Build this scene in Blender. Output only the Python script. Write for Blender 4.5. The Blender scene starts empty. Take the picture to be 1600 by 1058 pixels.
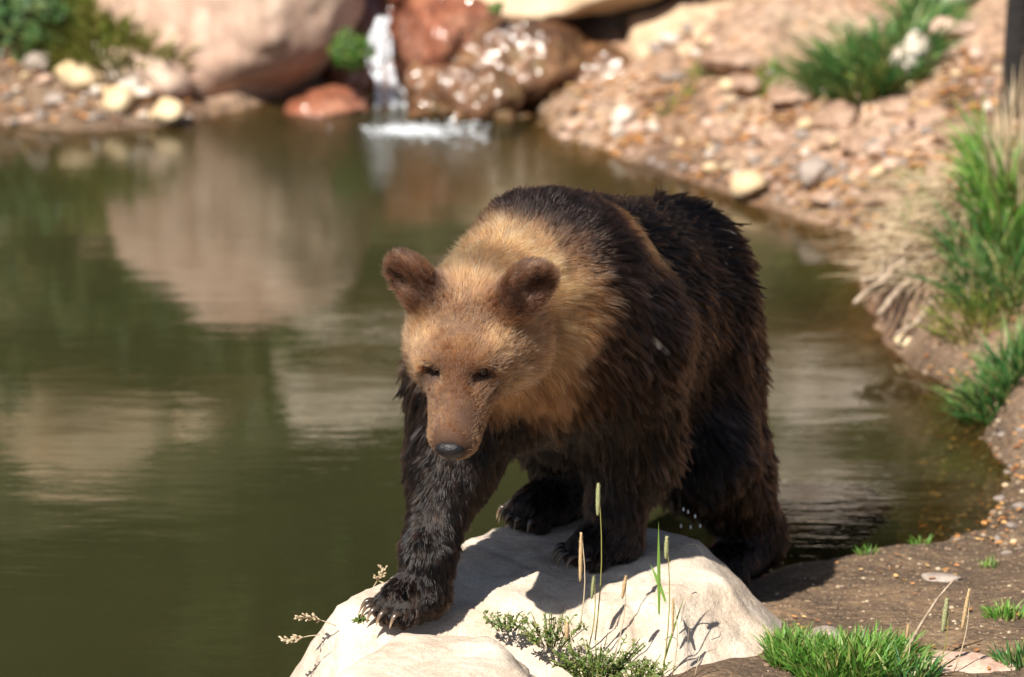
import bpy, math, random
import numpy as np
from mathutils import Vector, Matrix

# ------------------------------------------------------------------ camera, sky, sun, exposure
scene = bpy.context.scene
COL = scene.collection
PITCH = math.radians(15.0)
TARGET = Vector((0.0, 0.0, 0.72))
DIST = 14.5
FOCAL = 200.0
cam_data = bpy.data.cameras.new('camera')
cam_data.lens = FOCAL
cam_data.sensor_width = 36.0
cam_data.clip_start = 0.1
cam_data.clip_end = 3000.0
cam_data.dof.use_dof = True
cam_data.dof.focus_distance = DIST - 0.25
cam_data.dof.aperture_fstop = 2.6
cam = bpy.data.objects.new('camera', cam_data)
COL.objects.link(cam)
cam.location = TARGET + DIST * Vector((0, -math.cos(PITCH), math.sin(PITCH)))
cam.rotation_euler = (math.pi / 2 - PITCH, 0, 0)
scene.camera = cam

SUN_FROM = Vector((-0.35, -0.56, 0.75)).normalized()      # direction towards the sun
world = bpy.data.worlds.new('World')
scene.world = world
world.use_nodes = True
wn = world.node_tree
wn.nodes.clear()
sky = wn.nodes.new('ShaderNodeTexSky')
sky.sky_type = 'NISHITA'
sky.sun_disc = False
sky.sun_elevation = math.asin(SUN_FROM.z)
sky.sun_rotation = math.atan2(SUN_FROM.x, SUN_FROM.y)
bg = wn.nodes.new('ShaderNodeBackground')
bg.inputs['Strength'].default_value = 0.05
wo = wn.nodes.new('ShaderNodeOutputWorld')
wn.links.new(sky.outputs['Color'], bg.inputs['Color'])
wn.links.new(bg.outputs['Background'], wo.inputs['Surface'])

sun_data = bpy.data.lights.new('sun', 'SUN')
sun_data.energy = 5.0
sun_data.angle = math.radians(0.53)
sun_data.color = (1.0, 0.955, 0.87)
sun = bpy.data.objects.new('sun', sun_data)
COL.objects.link(sun)
sun.rotation_euler = SUN_FROM.to_track_quat('Z', 'Y').to_euler()

scene.view_settings.view_transform = 'Standard'
scene.view_settings.look = 'None'
scene.view_settings.gamma = 1.0
scene.view_settings.use_curve_mapping = False
scene.view_settings.exposure = 0.95
scene.cycles.max_bounces = 9
scene.cycles.diffuse_bounces = 3
scene.cycles.glossy_bounces = 5
scene.cycles.transmission_bounces = 8
scene.cycles.transparent_max_bounces = 16
scene.cycles.sample_clamp_indirect = 6.0
scene.cycles.caustics_reflective = False
scene.cycles.caustics_refractive = False
scene.cycles_curves.shape = 'RIBBONS'

# ------------------------------------------------------------------ helpers
FPX = 1600 * FOCAL / 36.0
CAMP = np.array(cam.location)
_F = np.array([0, math.cos(PITCH), -math.sin(PITCH)])
_U = np.array([0, math.sin(PITCH), math.cos(PITCH)])


def ray(px, py):
    return _F + np.array([(px - 800) / FPX, 0, 0]) - (py - 529) / FPX * _U


def at(px, py, Y):
    d = ray(px, py)
    return CAMP + d * (Y - CAMP[1]) / d[1]


def atz(px, py, z):
    d = ray(px, py)
    return CAMP + d * (z - CAMP[2]) / d[2]


def nz(v):
    v = np.asarray(v, float)
    return v / np.maximum(np.linalg.norm(v, axis=-1, keepdims=True), 1e-9)


def hash3(i, j, k, s=0):
    h = (i.astype(np.int64) * 374761393 + j.astype(np.int64) * 668265263
         + k.astype(np.int64) * 2147483647 + s * 974711) & 0xFFFFFFFF
    h = ((h ^ (h >> 13)) * 1274126177) & 0xFFFFFFFF
    h = ((h ^ (h >> 16)) * 2246822519) & 0xFFFFFFFF
    h = h ^ (h >> 15)
    return (h & 0xFFFFFF) / float(0xFFFFFF)


def vnoise(p, s=0):
    """value noise in -1..1 at the points p (n,3)"""
    p = np.asarray(p, float)
    f0 = np.floor(p)
    f = p - f0
    i, j, k = (f0[..., 0], f0[..., 1], f0[..., 2])
    u = f * f * f * (f * (f * 6 - 15) + 10)
    r = 0.0
    for a in (0, 1):
        for b in (0, 1):
            for c in (0, 1):
                w = ((u[..., 0] if a else 1 - u[..., 0]) * (u[..., 1] if b else 1 - u[..., 1])
                     * (u[..., 2] if c else 1 - u[..., 2]))
                r = r + w * hash3(i + a, j + b, k + c, s)
    return r * 2 - 1


def fbm(p, s=0, octv=4, gain=0.5, lac=2.03):
    r, a, q = 0.0, 1.0, np.asarray(p, float)
    for o in range(octv):
        r = r + a * vnoise(q, s + o * 17)
        a *= gain
        q = q * lac + 3.7
    return r


def smooth01(a, b, x):
    t = np.clip((x - a) / (b - a), 0, 1)
    return t * t * (3 - 2 * t)


def surface_nets(fn, lo, hi, h):
    """mesh of fn(points) = 0"""
    lo, hi = np.asarray(lo, float), np.asarray(hi, float)
    n = np.ceil((hi - lo) / h).astype(int) + 1
    ax = [lo[i] + np.arange(n[i]) * h for i in range(3)]
    G = np.stack(np.meshgrid(*ax, indexing='ij'), -1).reshape(-1, 3)
    st = 4                                   # coarse pass, then only the points near the surface
    ci = [np.minimum(np.arange(0, n[i] + st, st), n[i] - 1) for i in range(3)]
    CG = np.stack(np.meshgrid(*[ax[i][ci[i]] for i in range(3)], indexing='ij'), -1)
    CV = fn(CG.reshape(-1, 3)).reshape(CG.shape[:3])
    near = [np.minimum((np.arange(n[i]) + st // 2) // st, len(ci[i]) - 1) for i in range(3)]
    V = CV[np.ix_(*near)].ravel()
    todo = np.abs(V) < h * st * 1.6
    V[todo] = fn(G[todo])
    V = V.reshape(n)
    I = V < 0
    c = [n[0] - 1, n[1] - 1, n[2] - 1]
    acc = np.zeros((*c, 3))
    cnt = np.zeros(c)
    offs = [(a, b, d) for a in (0, 1) for b in (0, 1) for d in (0, 1)]

    def sub(A, o):
        return A[o[0]:o[0] + c[0], o[1]:o[1] + c[1], o[2]:o[2] + c[2]]
    for o in offs:
        for axi in range(3):
            if o[axi]:
                continue
            o2 = list(o); o2[axi] = 1
            va, vb = sub(V, o), sub(V, o2)
            m = (va < 0) != (vb < 0)
            t = np.where(m, va / np.where(m, va - vb, 1), 0)
            for d in range(3):
                acc[..., d] += np.where(m, o[d] + (t if d == axi else 0), 0)
            cnt += m
    act = cnt > 0
    idx = -np.ones(c, int)
    idx[act] = np.arange(act.sum())
    base = np.stack(np.nonzero(act), -1)
    verts = lo + h * (base + acc[act] / cnt[act][:, None])
    faces = []
    for axi in range(3):
        o2 = [0, 0, 0]; o2[axi] = 1
        A = I[:n[0] - o2[0], :n[1] - o2[1], :n[2] - o2[2]]
        B = I[o2[0]:, o2[1]:, o2[2]:]
        p = np.stack(np.nonzero(A != B), -1)
        u, v = [(1, 2), (2, 0), (0, 1)][axi]
        ok = (p[:, u] > 0) & (p[:, v] > 0) & (p[:, u] < c[u]) & (p[:, v] < c[v]) & (p[:, axi] < c[axi])
        p = p[ok]
        flip = A[tuple(p.T)]
        q = []
        for du, dv in ((-1, -1), (0, -1), (0, 0), (-1, 0)):
            r = p.copy(); r[:, u] += du; r[:, v] += dv
            q.append(idx[tuple(r.T)])
        q = np.stack(q, -1)
        q[~flip] = q[~flip][:, ::-1]
        faces.append(q)
    return verts, np.concatenate(faces)


def mesh_from(name, verts, faces, mat=None, smooth=True):
    """verts (n,3), faces: array (m,k) or list of tuples"""
    me = bpy.data.meshes.new(name)
    verts = np.asarray(verts, np.float32)
    if isinstance(faces, np.ndarray):
        k = faces.shape[1]
        me.vertices.add(len(verts))
        me.vertices.foreach_set('co', verts.ravel())
        me.loops.add(faces.size)
        me.loops.foreach_set('vertex_index', faces.astype(np.int32).ravel())
        me.polygons.add(len(faces))
        me.polygons.foreach_set('loop_start', np.arange(0, faces.size, k, dtype=np.int32))
        me.update(calc_edges=True)
    else:
        me.from_pydata(verts.tolist(), [], faces)
        me.update()
    if mat is not None:
        me.materials.append(mat)
    if smooth:
        me.polygons.foreach_set('use_smooth', np.ones(len(me.polygons), bool))
    return me


def set_attr(me, name, arr, kind='FLOAT_COLOR', domain='POINT'):
    a = me.attributes.new(name, kind, domain)
    arr = np.asarray(arr, np.float32)
    if kind == 'FLOAT_COLOR':
        if arr.shape[-1] == 3:
            arr = np.concatenate([arr, np.ones((*arr.shape[:-1], 1), np.float32)], -1)
        a.data.foreach_set('color', np.ascontiguousarray(arr).ravel())
    elif kind == 'FLOAT':
        a.data.foreach_set('value', np.ascontiguousarray(arr).ravel())


def obj(name, data, parent=None, loc=None, label=None, cat=None, group=None, kind=None):
    o = bpy.data.objects.new(name, data)
    COL.objects.link(o)
    if parent is not None:
        o.parent = parent
    if loc is not None:
        o.location = Vector([float(c) for c in loc])
    if label: o['label'] = label
    if cat: o['category'] = cat
    if group: o['group'] = group
    if kind: o['kind'] = kind
    return o


def empty(name, loc, label, cat, group=None):
    o = obj(name, None, None, loc, label, cat, group)
    o.empty_display_size = 0.05
    return o


class MB:
    """collects shapes into one mesh"""
    def __init__(s):
        s.v, s.f, s.n = [], [], 0

    def add(s, v, f):
        s.v.append(np.asarray(v, float))
        s.f += [tuple(int(i) + s.n for i in q) for q in f]
        s.n += len(v)

    def tube(s, pts, radii, k=6, cap=True, flat=None):
        pts = np.asarray(pts, float)
        m = len(pts)
        radii = np.broadcast_to(radii, (m,))
        T = nz(np.gradient(pts, axis=0))
        ref = np.array([0.3, 0.2, 0.93]) if abs(T[0][2]) < 0.8 else np.array([1.0, 0.1, 0])
        V = []
        for i in range(m):
            a = nz(np.cross(T[i], ref)); b = np.cross(T[i], a)
            fl = 1.0 if flat is None else flat
            for j in range(k):
                t = 2 * math.pi * j / k
                V.append(pts[i] + radii[i] * (math.cos(t) * a + fl * math.sin(t) * b))
        F = [(i * k + j, i * k + (j + 1) % k, (i + 1) * k + (j + 1) % k, (i + 1) * k + j)
             for i in range(m - 1) for j in range(k)]
        if cap:
            F.append(tuple(range(k))[::-1]); F.append(tuple((m - 1) * k + j for j in range(k)))
        s.add(V, F)

    def blade(s, base, tip, width, bend=(0, 0, 0), seg=4, side=None, fold=0.25):
        """a grass blade: folded strip that bends over"""
        base, tip, bend = (np.asarray(q, float) for q in (base, tip, bend))
        t = np.linspace(0, 1, seg + 1)[:, None]
        c = base + (tip - base) * t + bend * (t * t - t) * -1.0
        d = nz(tip - base + 1e-6)
        if side is None:
            side = np.array([random.gauss(0, 1), random.gauss(0, 1), 0.0])
        sd = nz(np.cross(d, nz(np.cross(side, d) + 1e-6)))
        nn = np.cross(d, sd)
        w = width * 0.5 * np.clip((1 - t) * 2.2, 0.03, 1) * np.clip(0.55 + t * 1.5, 0, 1)
        V = np.concatenate([c - sd * w + nn * w * fold, c - nn * w * fold * 0.5, c + sd * w + nn * w * fold])
        m = seg + 1
        F = []
        for i in range(seg):
            F.append((i, i + 1, m + i + 1, m + i))
            F.append((m + i, m + i + 1, 2 * m + i + 1, 2 * m + i))
        s.add(V, F)

    def mesh(s, name, mat, smooth=True):
        return mesh_from(name, np.concatenate(s.v), s.f, mat, smooth)


class Mat:
    """small node builder"""
    def __init__(s, name):
        s.m = bpy.data.materials.new(name)
        s.m.use_nodes = True
        s.t = s.m.node_tree
        s.t.nodes.clear()
        s.out = s.t.nodes.new('ShaderNodeOutputMaterial')

    def n(s, typ, **kw):
        nd = s.t.nodes.new('ShaderNode' + typ)
        for k, v in kw.items():
            if k.startswith('_'):
                setattr(nd, k[1:], v)
            else:
                key = k.replace('__', ' ')
                key = int(key[1:]) if key[0] == 'i' and key[1:].isdigit() else key
                s.put(nd, key, v)
        return nd

    def put(s, nd, key, v):
        if isinstance(v, bpy.types.NodeSocket):
            s.t.links.new(v, nd.inputs[key])
        elif isinstance(v, bpy.types.Node):
            s.t.links.new(v.outputs[0], nd.inputs[key])
        else:
            if isinstance(v, (tuple, list)) and len(v) == 3 and nd.inputs[key].type == 'RGBA':
                v = (*v, 1)
            nd.inputs[key].default_value = v

    def noise(s, scale, detail=4.0, rough=0.55, vec=None, dist=0.0):
        nd = s.n('TexNoise', Scale=scale, Detail=detail, Roughness=rough, Distortion=dist)
        s.put(nd, 'Vector', vec if vec is not None else s.pos())
        return nd.outputs['Fac']

    def pos(s):
        if not hasattr(s, '_pos'):
            s._pos = s.n('TexCoord').outputs['Object']
        return s._pos

    def wpos(s):
        if not hasattr(s, '_wpos'):
            s._wpos = s.n('NewGeometry').outputs['Position']
        return s._wpos

    def ramp(s, fac, stops, interp='LINEAR'):
        nd = s.n('ValToRGB', Fac=fac)
        cr = nd.color_ramp
        cr.interpolation = interp
        while len(cr.elements) < len(stops):
            cr.elements.new(0.5)
        for e, (p, c) in zip(cr.elements, stops):
            e.position = p
            e.color = (*c, 1) if isinstance(c, (tuple, list)) else (c, c, c, 1)
        return nd.outputs['Color']

    def mix(s, fac, a, b, mode='MIX'):
        nd = s.n('Mix', _data_type='RGBA', _blend_type=mode)
        s.put(nd, 0, fac); s.put(nd, 6, a); s.put(nd, 7, b)
        return nd.outputs[2]

    def math(s, op, a, b=0.0, clamp=False):
        nd = s.n('Math', _operation=op, _use_clamp=clamp)
        s.put(nd, 0, a); s.put(nd, 1, b)
        return nd.outputs[0]

    def bump(s, h, strength=0.5, dist=0.01, normal=None):
        nd = s.n('Bump', Strength=strength, Distance=dist, Height=h)
        if normal is not None:
            s.put(nd, 'Normal', normal)
        return nd.outputs['Normal']

    def attr(s, name):
        return s.n('Attribute', _attribute_name=name)

    def bsdf(s, color, rough=0.7, normal=None, spec=0.5, **kw):
        nd = s.n('BsdfPrincipled')
        s.put(nd, 'Base Color', color); s.put(nd, 'Roughness', rough)
        s.put(nd, 'Specular IOR Level', spec)
        if normal is not None:
            s.put(nd, 'Normal', normal)
        for k, v in kw.items():
            s.put(nd, k.replace('__', ' '), v)
        s.t.links.new(nd.outputs[0], s.out.inputs['Surface'])
        return nd


def srgb(r, g, b):
    f = lambda c: ((c / 255 + 0.055) / 1.055) ** 2.4 if c > 10 else c / 255 / 12.92
    return (f(r), f(g), f(b))


def rot_z(a):
    return np.array([[math.cos(a), -math.sin(a), 0], [math.sin(a), math.cos(a), 0], [0, 0, 1]])


random.seed(7)
rng = np.random.default_rng(7)
WATER_Z = -0.2
# ------------------------------------------------------------------ land and water
shore_px = [(0, 196), (150, 203), (290, 198), (350, 178), (480, 146), (560, 138), (650, 138), (760, 146), (830, 168),
            (872, 212), (960, 246), (1040, 270), (1120, 297), (1200, 322), (1290, 346), (1372, 372), (1362, 420),
            (1352, 470), (1392, 532), (1446, 578), (1520, 636), (1568, 700), (1580, 775), (1530, 832), (1430, 856),
            (1330, 864), (1240, 884), (1180, 905), (1120, 915)]
POND = [(-30.0, 4.0), (-9.0, 5.2), (-4.0, 6.1)] + [tuple(atz(x, y, WATER_Z)[:2]) for x, y in shore_px] + \
       [(.16, .50), (-.16, .12), (-.32, -.35), (-.46, -.8), (-.5, -1.5), (-1.6, -2.4), (-5, -3.2), (-14, -4.5), (-30, -5)]
POND = np.array(POND)


def pond_dist(x, y):
    """signed distance to the shoreline, positive on land"""
    P = np.stack([x, y], -1).reshape(-1, 2)
    d = np.full(len(P), 1e9)
    ins = np.zeros(len(P), bool)
    n = len(POND)
    for i in range(n):
        a, b = POND[i], POND[(i + 1) % n]
        ab = b - a
        t = np.clip(((P - a) @ ab) / (ab @ ab), 0, 1)
        d = np.minimum(d, np.linalg.norm(P - a - t[:, None] * ab, axis=1))
        c = (a[1] > P[:, 1]) != (b[1] > P[:, 1])
        xx = a[0] + (P[:, 1] - a[1]) / (b[1] - a[1] if b[1] != a[1] else 1e-9) * ab[0]
        ins ^= c & (P[:, 0] < xx)
    return np.where(ins, -d, d).reshape(np.shape(x))


def terr_exact(x, y):
    x, y = np.asarray(x, float), np.asarray(y, float)
    p2 = np.stack([x, y, np.zeros_like(x)], -1)
    d = pond_dist(x, y) + .045 * fbm(p2 * 3.1, 3, 3)
    near = 1 - smooth01(1.6, 3.2, y)
    slope = .10 * near + .44 * (1 - near)
    slope = slope + .22 * smooth01(1.25, 1.9, x) * smooth01(.9, 2.2, y) * near
    left = 1 - smooth01(-1.4, -.6, x)
    slope = slope + .16 * left * smooth01(4, 6, y)
    dp = np.maximum(d, 0)
    land = slope * dp / (1 + dp * .075) + .03 * (1 - np.exp(-dp / .05))
    land = land * (1 - .5 * smooth01(6, 30, dp))
    bed = -.5 * (1 - np.exp(np.minimum(d, 0) / 1.1)) - .02 * (1 - np.exp(np.minimum(d, 0) / .05))
    shallow = smooth01(.6, 1.3, x) * smooth01(.8, 1.3, y) * (1 - smooth01(2.6, 3.4, y))
    bed = bed * (1 - .45 * shallow)
    z = WATER_Z + np.where(d > 0, land, bed)

    def bumpy(px, py, r, h):
        c = atz(px, py, 0.0)
        return h * np.exp(-(((x - c[0]) / r[0]) ** 2 + ((y - c[1]) / r[1]) ** 2))
    on = smooth01(-.02, .12, d)
    z = z + on * (bumpy(1475, 395, (.17, .30), .26) + bumpy(1580, 330, (.3, .6), .25) + bumpy(1180, 110, (.2, .25), .12)
                  + bumpy(1590, 560, (.22, .4), .12))
    z = z + 1.05 * smooth01(7.45, 9.2, y + .25 * x * (x > 0)) * (1 - .5 * smooth01(10, 30, y))
    far = smooth01(2.5, 4.5, y)
    amp = (.012 + .05 * far) * smooth01(-.1, .25, d) + .012
    z = z + amp * fbm(p2 * 2.4, 31, 4) + (.006 + .014 * far) * fbm(p2 * 9, 41, 3) * smooth01(-.2, .1, d)
    # keep the pond bed under water and the banks above it
    z = np.where(d < -.05, np.minimum(z, WATER_Z - .012), z)
    return z


def axis(lo, hi, h, far, grow=1.16):
    a = list(np.arange(lo, hi + h * .5, h))
    s = h
    while a[-1] < far:
        s *= grow; a.append(a[-1] + s)
    s = h
    while a[0] > -far:
        s *= grow; a.insert(0, a[0] - s)
    return np.array(a)


gx, gy = axis(-2.6, 2.4, .034, 400), axis(-.9, 8.6, .036, 600)
X, Yg = np.meshgrid(gx, gy, indexing='ij')
Z = terr_exact(X.ravel(), Yg.ravel()).reshape(X.shape)


def terr(x, y):
    """height of the ground mesh"""
    x, y = np.asarray(x, float), np.asarray(y, float)
    i = np.clip(np.searchsorted(gx, x) - 1, 0, len(gx) - 2)
    j = np.clip(np.searchsorted(gy, y) - 1, 0, len(gy) - 2)
    u = (x - gx[i]) / (gx[i + 1] - gx[i]); v = (y - gy[j]) / (gy[j + 1] - gy[j])
    return (Z[i, j] * (1 - u) + Z[i + 1, j] * u) * (1 - v) + (Z[i, j + 1] * (1 - u) + Z[i + 1, j + 1] * u) * v

nx, ny = X.shape
gi = np.arange(nx * ny).reshape(nx, ny)
gf = np.stack([gi[:-1, :-1], gi[1:, :-1], gi[1:, 1:], gi[:-1, 1:]], -1).reshape(-1, 4)
gd = pond_dist(X.ravel(), Yg.ravel())

gm = Mat('bank_earth')
wp = gm.wpos()
base = gm.ramp(gm.noise(2.2, 6, .62, wp), [(.32, (.11, .062, .038)), (.43, (.25, .15, .095)), (.54, (.40, .265, .18)), (.68, (.50, .36, .265))])
pebb = gm.n('TexVoronoi', Scale=34.0); gm.put(pebb, 'Vector', wp)
pv = gm.n('SeparateColor'); gm.put(pv, 0, pebb.outputs['Color'])
pcol = gm.mix(.6, base, gm.mix(1.0, base, gm.ramp(pv.outputs[0], [(0, (.45, .42, .40)), (.5, (1, 1, 1)), (1, (1.5, 1.42, 1.35))]), 'MULTIPLY'))
orange = gm.ramp(gm.noise(13, 5, .7, wp), [(.56, 0.0), (.66, 1.0)])
base2 = gm.mix(gm.math('MULTIPLY', orange, .55), pcol, (.36, .155, .045))
green = gm.ramp(gm.noise(3.4, 4, .6, wp), [(.60, 0.0), (.72, 1.0)])
base2 = gm.mix(gm.math('MULTIPLY', green, .35), base2, (.10, .115, .03))
up = gm.attr('humus').outputs['Fac']
humc = gm.ramp(gm.noise(4.5, 6, .7, wp), [(.36, (.030, .030, .012)), (.5, (.075, .068, .026)), (.6, (.13, .10, .05)), (.72, (.26, .19, .11))])
base2 = gm.mix(up, base2, humc)
sd = gm.attr('shore').outputs['Fac']
mud = gm.attr('mud').outputs['Fac']
mudc = gm.mix(.5, gm.ramp(gm.noise(5, 6, .7, wp), [(.35, (.045, .028, .018)), (.5, (.10, .062, .036)), (.62, (.24, .15, .08)), (.75, (.34, .25, .15))]), gm.ramp(gm.noise(70, 5, .75, wp), [(.35, (.04, .025, .016)), (.55, (.15, .095, .055)), (.7, (.40, .29, .18))]))
base2 = gm.mix(mud, base2, mudc)
wet = gm.math('SUBTRACT', 1.0, gm.math('SMOOTH_MIN', gm.math('MULTIPLY', gm.math('MAXIMUM', sd, 0.0), 7.0), 1.0), True)
base3 = gm.mix(gm.math('MULTIPLY', wet, .6), base2, gm.mix(1.0, base2, (.35, .32, .26), 'MULTIPLY'))
hgt = gm.math('ADD', gm.math('ADD', gm.noise(16, 6, .7, wp), gm.math('MULTIPLY', gm.noise(85, 4, .7, wp), .35)), gm.math('MULTIPLY', pebb.outputs['Distance'], -.5))
gm.bsdf(base3, gm.math('SUBTRACT', .92, gm.math('MULTIPLY', wet, .45)), gm.bump(hgt, .7, .035), .4)
gme = mesh_from('ground', np.stack([X, Yg, Z], -1).reshape(-1, 3), gf, gm.m)
set_attr(gme, 'shore', gd, 'FLOAT')
mudmask = (1 - smooth01(1.5, 2.3, Yg.ravel())) * smooth01(-.4, .2, X.ravel())
mudmask = np.maximum(mudmask, .8 * (1 - smooth01(.0, .25, gd)) * smooth01(.9, 1.2, X.ravel()) * (1 - smooth01(3.0, 3.6, Yg.ravel())))
mudmask = np.maximum(mudmask, .65 * (1 - smooth01(-1.3, -.9, X.ravel())) * smooth01(5, 6, Yg.ravel()) * (1 - smooth01(7.2, 7.8, Yg.ravel())))
set_attr(gme, 'mud', mudmask, 'FLOAT')
set_attr(gme, 'humus', smooth01(7.5, 8.1, Yg.ravel() + .25 * np.maximum(X.ravel(), 0) + .3 * fbm(np.stack([X, Yg, 0 * X], -1).reshape(-1, 3) * 2, 8, 2)), 'FLOAT')
obj('ground', gme, kind='structure')

# water: still, murky, rippled a little more below the waterfall
wx, wy = axis(-3, 3, .06, 32, 1.3), axis(-1.5, 7.2, .06, 9, 1.3)
WX, WY = np.meshgrid(wx, wy, indexing='ij')
nwx, nwy = WX.shape
wi = np.arange(nwx * nwy).reshape(nwx, nwy)
wf = np.stack([wi[:-1, :-1], wi[1:, :-1], wi[1:, 1:], wi[:-1, 1:]], -1).reshape(-1, 4)
wd = pond_dist(WX.ravel(), WY.ravel())
keep = (wd.reshape(nwx, nwy) < .35)
kq = keep[:-1, :-1] | keep[1:, :-1] | keep[1:, 1:] | keep[:-1, 1:]
wf = wf[kq.ravel()]
depth = np.clip(WATER_Z - terr(WX.ravel(), WY.ravel()), 0, 9)
FALL = atz(628, 200, WATER_Z)
wm = Mat('pond_water')
wpos = wm.wpos()
mp = wm.n('Mapping', Scale=(.8, 2.6, 1.0)); wm.put(mp, 'Vector', wpos)
n1 = wm.noise(2.1, 2, .4, mp.outputs[0], .3)
mp2 = wm.n('Mapping', Scale=(2.2, 7.5, 1.0)); wm.put(mp2, 'Vector', wpos)
n2 = wm.noise(3.2, 3, .6, mp2.outputs[0], .6)
rip = wm.attr('ripple').outputs['Fac']
h = wm.math('ADD', wm.math('MULTIPLY', n1, .50), wm.math('MULTIPLY', n2, .13))
n3 = wm.noise(14, 3, .6, mp.outputs[0], .5)
h = wm.math('ADD', h, wm.math('MULTIPLY', wm.math('MULTIPLY', n3, rip), 2.5))
nrm = wm.bump(h, 1.0, .0027)
murk = wm.mix(wm.noise(.8, 4, .6, wpos), (.018, .021, .008), (.036, .035, .0135))
dif = wm.n('BsdfDiffuse', Color=murk, Roughness=0.0)
tr = wm.n('BsdfTransparent', Color=(.62, .55, .36))
sh = wm.n('MixShader'); wm.put(sh, 0, wm.attr('murk').outputs['Fac']); wm.put(sh, 1, tr); wm.put(sh, 2, dif)
gl = wm.n('BsdfGlossy', Color=(1, 1, 1), Roughness=.02); wm.put(gl, 'Normal', nrm)
fr = wm.n('Fresnel', IOR=1.34); wm.put(fr, 'Normal', nrm)
ms = wm.n('MixShader'); wm.put(ms, 0, fr); wm.put(ms, 1, sh); wm.put(ms, 2, gl)
wm.t.links.new(ms.outputs[0], wm.out.inputs['Surface'])
wme = mesh_from('water', np.stack([WX.ravel(), WY.ravel(), np.full(WX.size, WATER_Z)], -1), wf, wm.m)
set_attr(wme, 'murk', 1 - np.exp(-depth / .14), 'FLOAT')
fd = np.hypot(WX.ravel() - FALL[0], WY.ravel() - FALL[1])
set_attr(wme, 'ripple', np.exp(-fd / .55), 'FLOAT')
obj('water', wme, kind='structure')


def ground(px, py, tmax=80.0):
    """where the sight line through a pixel meets the land"""
    d = ray(px, py)
    ts = np.linspace(12.5, 30, 900)
    P = CAMP + ts[:, None] * d
    z = terr(P[:, 0], P[:, 1])
    i = int(np.argmax(P[:, 2] < z))
    return np.array([P[i, 0], P[i, 1], z[i]])


def ground_many(px, py):
    d = np.stack([ray(a, b) for a, b in zip(px, py)])
    lo = np.full(len(d), 12.5); done = np.zeros(len(d), bool); t = lo.copy()
    for tt in np.arange(12.5, 27, .05):
        P = CAMP + tt * d
        hit = ~done & (P[:, 2] < terr(P[:, 0], P[:, 1]))
        t[hit] = tt; done |= hit
    P = CAMP + t[:, None] * d
    P[:, 2] = terr(P[:, 0], P[:, 1])
    return P[done]


def gz(x, y):
    return float(terr(np.array([x]), np.array([y]))[0])


# ------------------------------------------------------------------ rocks
import bmesh


def ico(sub):
    b = bmesh.new()
    bmesh.ops.create_icosphere(b, subdivisions=sub, radius=1.0)
    v = np.array([q.co[:] for q in b.verts])
    f = np.array([[q.index for q in t.verts] for t in b.faces])
    b.free()
    return v, f


ICO = {s: ico(s) for s in (2, 3, 4, 5, 6)}


def rock_shape(radii, seed, sub=4, planes=14, rough=.06, p=11.0, extra=None, fine=.012, nscale=1.6, cuts=()):
    """star-shaped stone: soft intersection of facets, broken up by noise"""
    dirs, f = ICO[sub]
    r = np.random.default_rng(seed)
    if extra is None:
        n = nz(r.normal(0, 1, (planes, 3)))
        off = r.uniform(.72, 1.0, planes)
    else:
        n = nz(np.array([e[:3] for e in extra])); off = np.array([e[3] for e in extra])
    q = np.maximum(dirs @ n.T, 0) / off
    rad = (q ** p).sum(1) ** (-1 / p)
    if extra is None:
        rad = np.minimum(rad, 1.15)
    v = dirs * rad[:, None] * np.asarray(radii)
    s = float(np.mean(radii))
    nn = fbm(v / s * nscale + seed * 3.1, seed, 4) * rough + fbm(v / s * 9 + seed, seed + 5, 3) * fine
    crack = np.abs(fbm(v / s * np.array([1.3, 1.3, 2.6]) + 9.1 * seed, seed + 9, 3))
    nn = nn - rough * .7 * np.exp(-(crack / .035) ** 2)
    v = v + dirs * (nn * s)[:, None]
    for c, n, wid, dep, ctr, rad_ in cuts:              # cracks
        q = v - np.asarray(c)
        dd = q @ nz(n) + .010 * fbm(v * 14, seed + 3, 3)
        m = np.exp(-(dd / wid) ** 2) * (1 - smooth01(rad_ * .6, rad_, np.linalg.norm(v - np.asarray(ctr), axis=1)))
        v = v - dirs * (dep * m)[:, None]
    return v, f


def rock_mat(name, c1, c2, c3, scale=5.0, rough=.85, bump=.5, spec=.35, streak=None, moss=0.0, fscale=60, grain=.35, wet=False):
    m = Mat(name)
    P = m.pos()
    a = m.ramp(m.noise(scale, 6, .62, P), [(.32, c1), (.5, c2), (.68, c3)])
    g = m.noise(fscale, 4, .7, P)
    a = m.mix(grain, a, m.mix(1.0, a, m.ramp(g, [(.3, .45), (.5, 1.0), (.72, 1.35)]), 'MULTIPLY'))
    if streak:
        mp = m.n('Mapping', Scale=(9, 9, .9)); m.put(mp, 'Vector', P)
        a = m.mix(m.ramp(m.noise(1.3, 5, .65, mp.outputs[0]), [(.45, 0.0), (.68, .8)]), a, streak)
    if moss:
        a = m.mix(m.math('MULTIPLY', m.ramp(m.noise(scale * 1.2, 4, .6, P), [(.55, 0.0), (.66, 1.0)]), moss), a, (.07, .085, .02))
    h = m.math('ADD', m.math('MULTIPLY', m.noise(scale * 3.2, 7, .65, P), 1.0), m.math('MULTIPLY', g, .25))
    if wet:
        h = m.noise(22, 2, .5, P)
    m.bsdf(a, rough, m.bump(h, bump, .03), spec)
    return m.m


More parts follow.
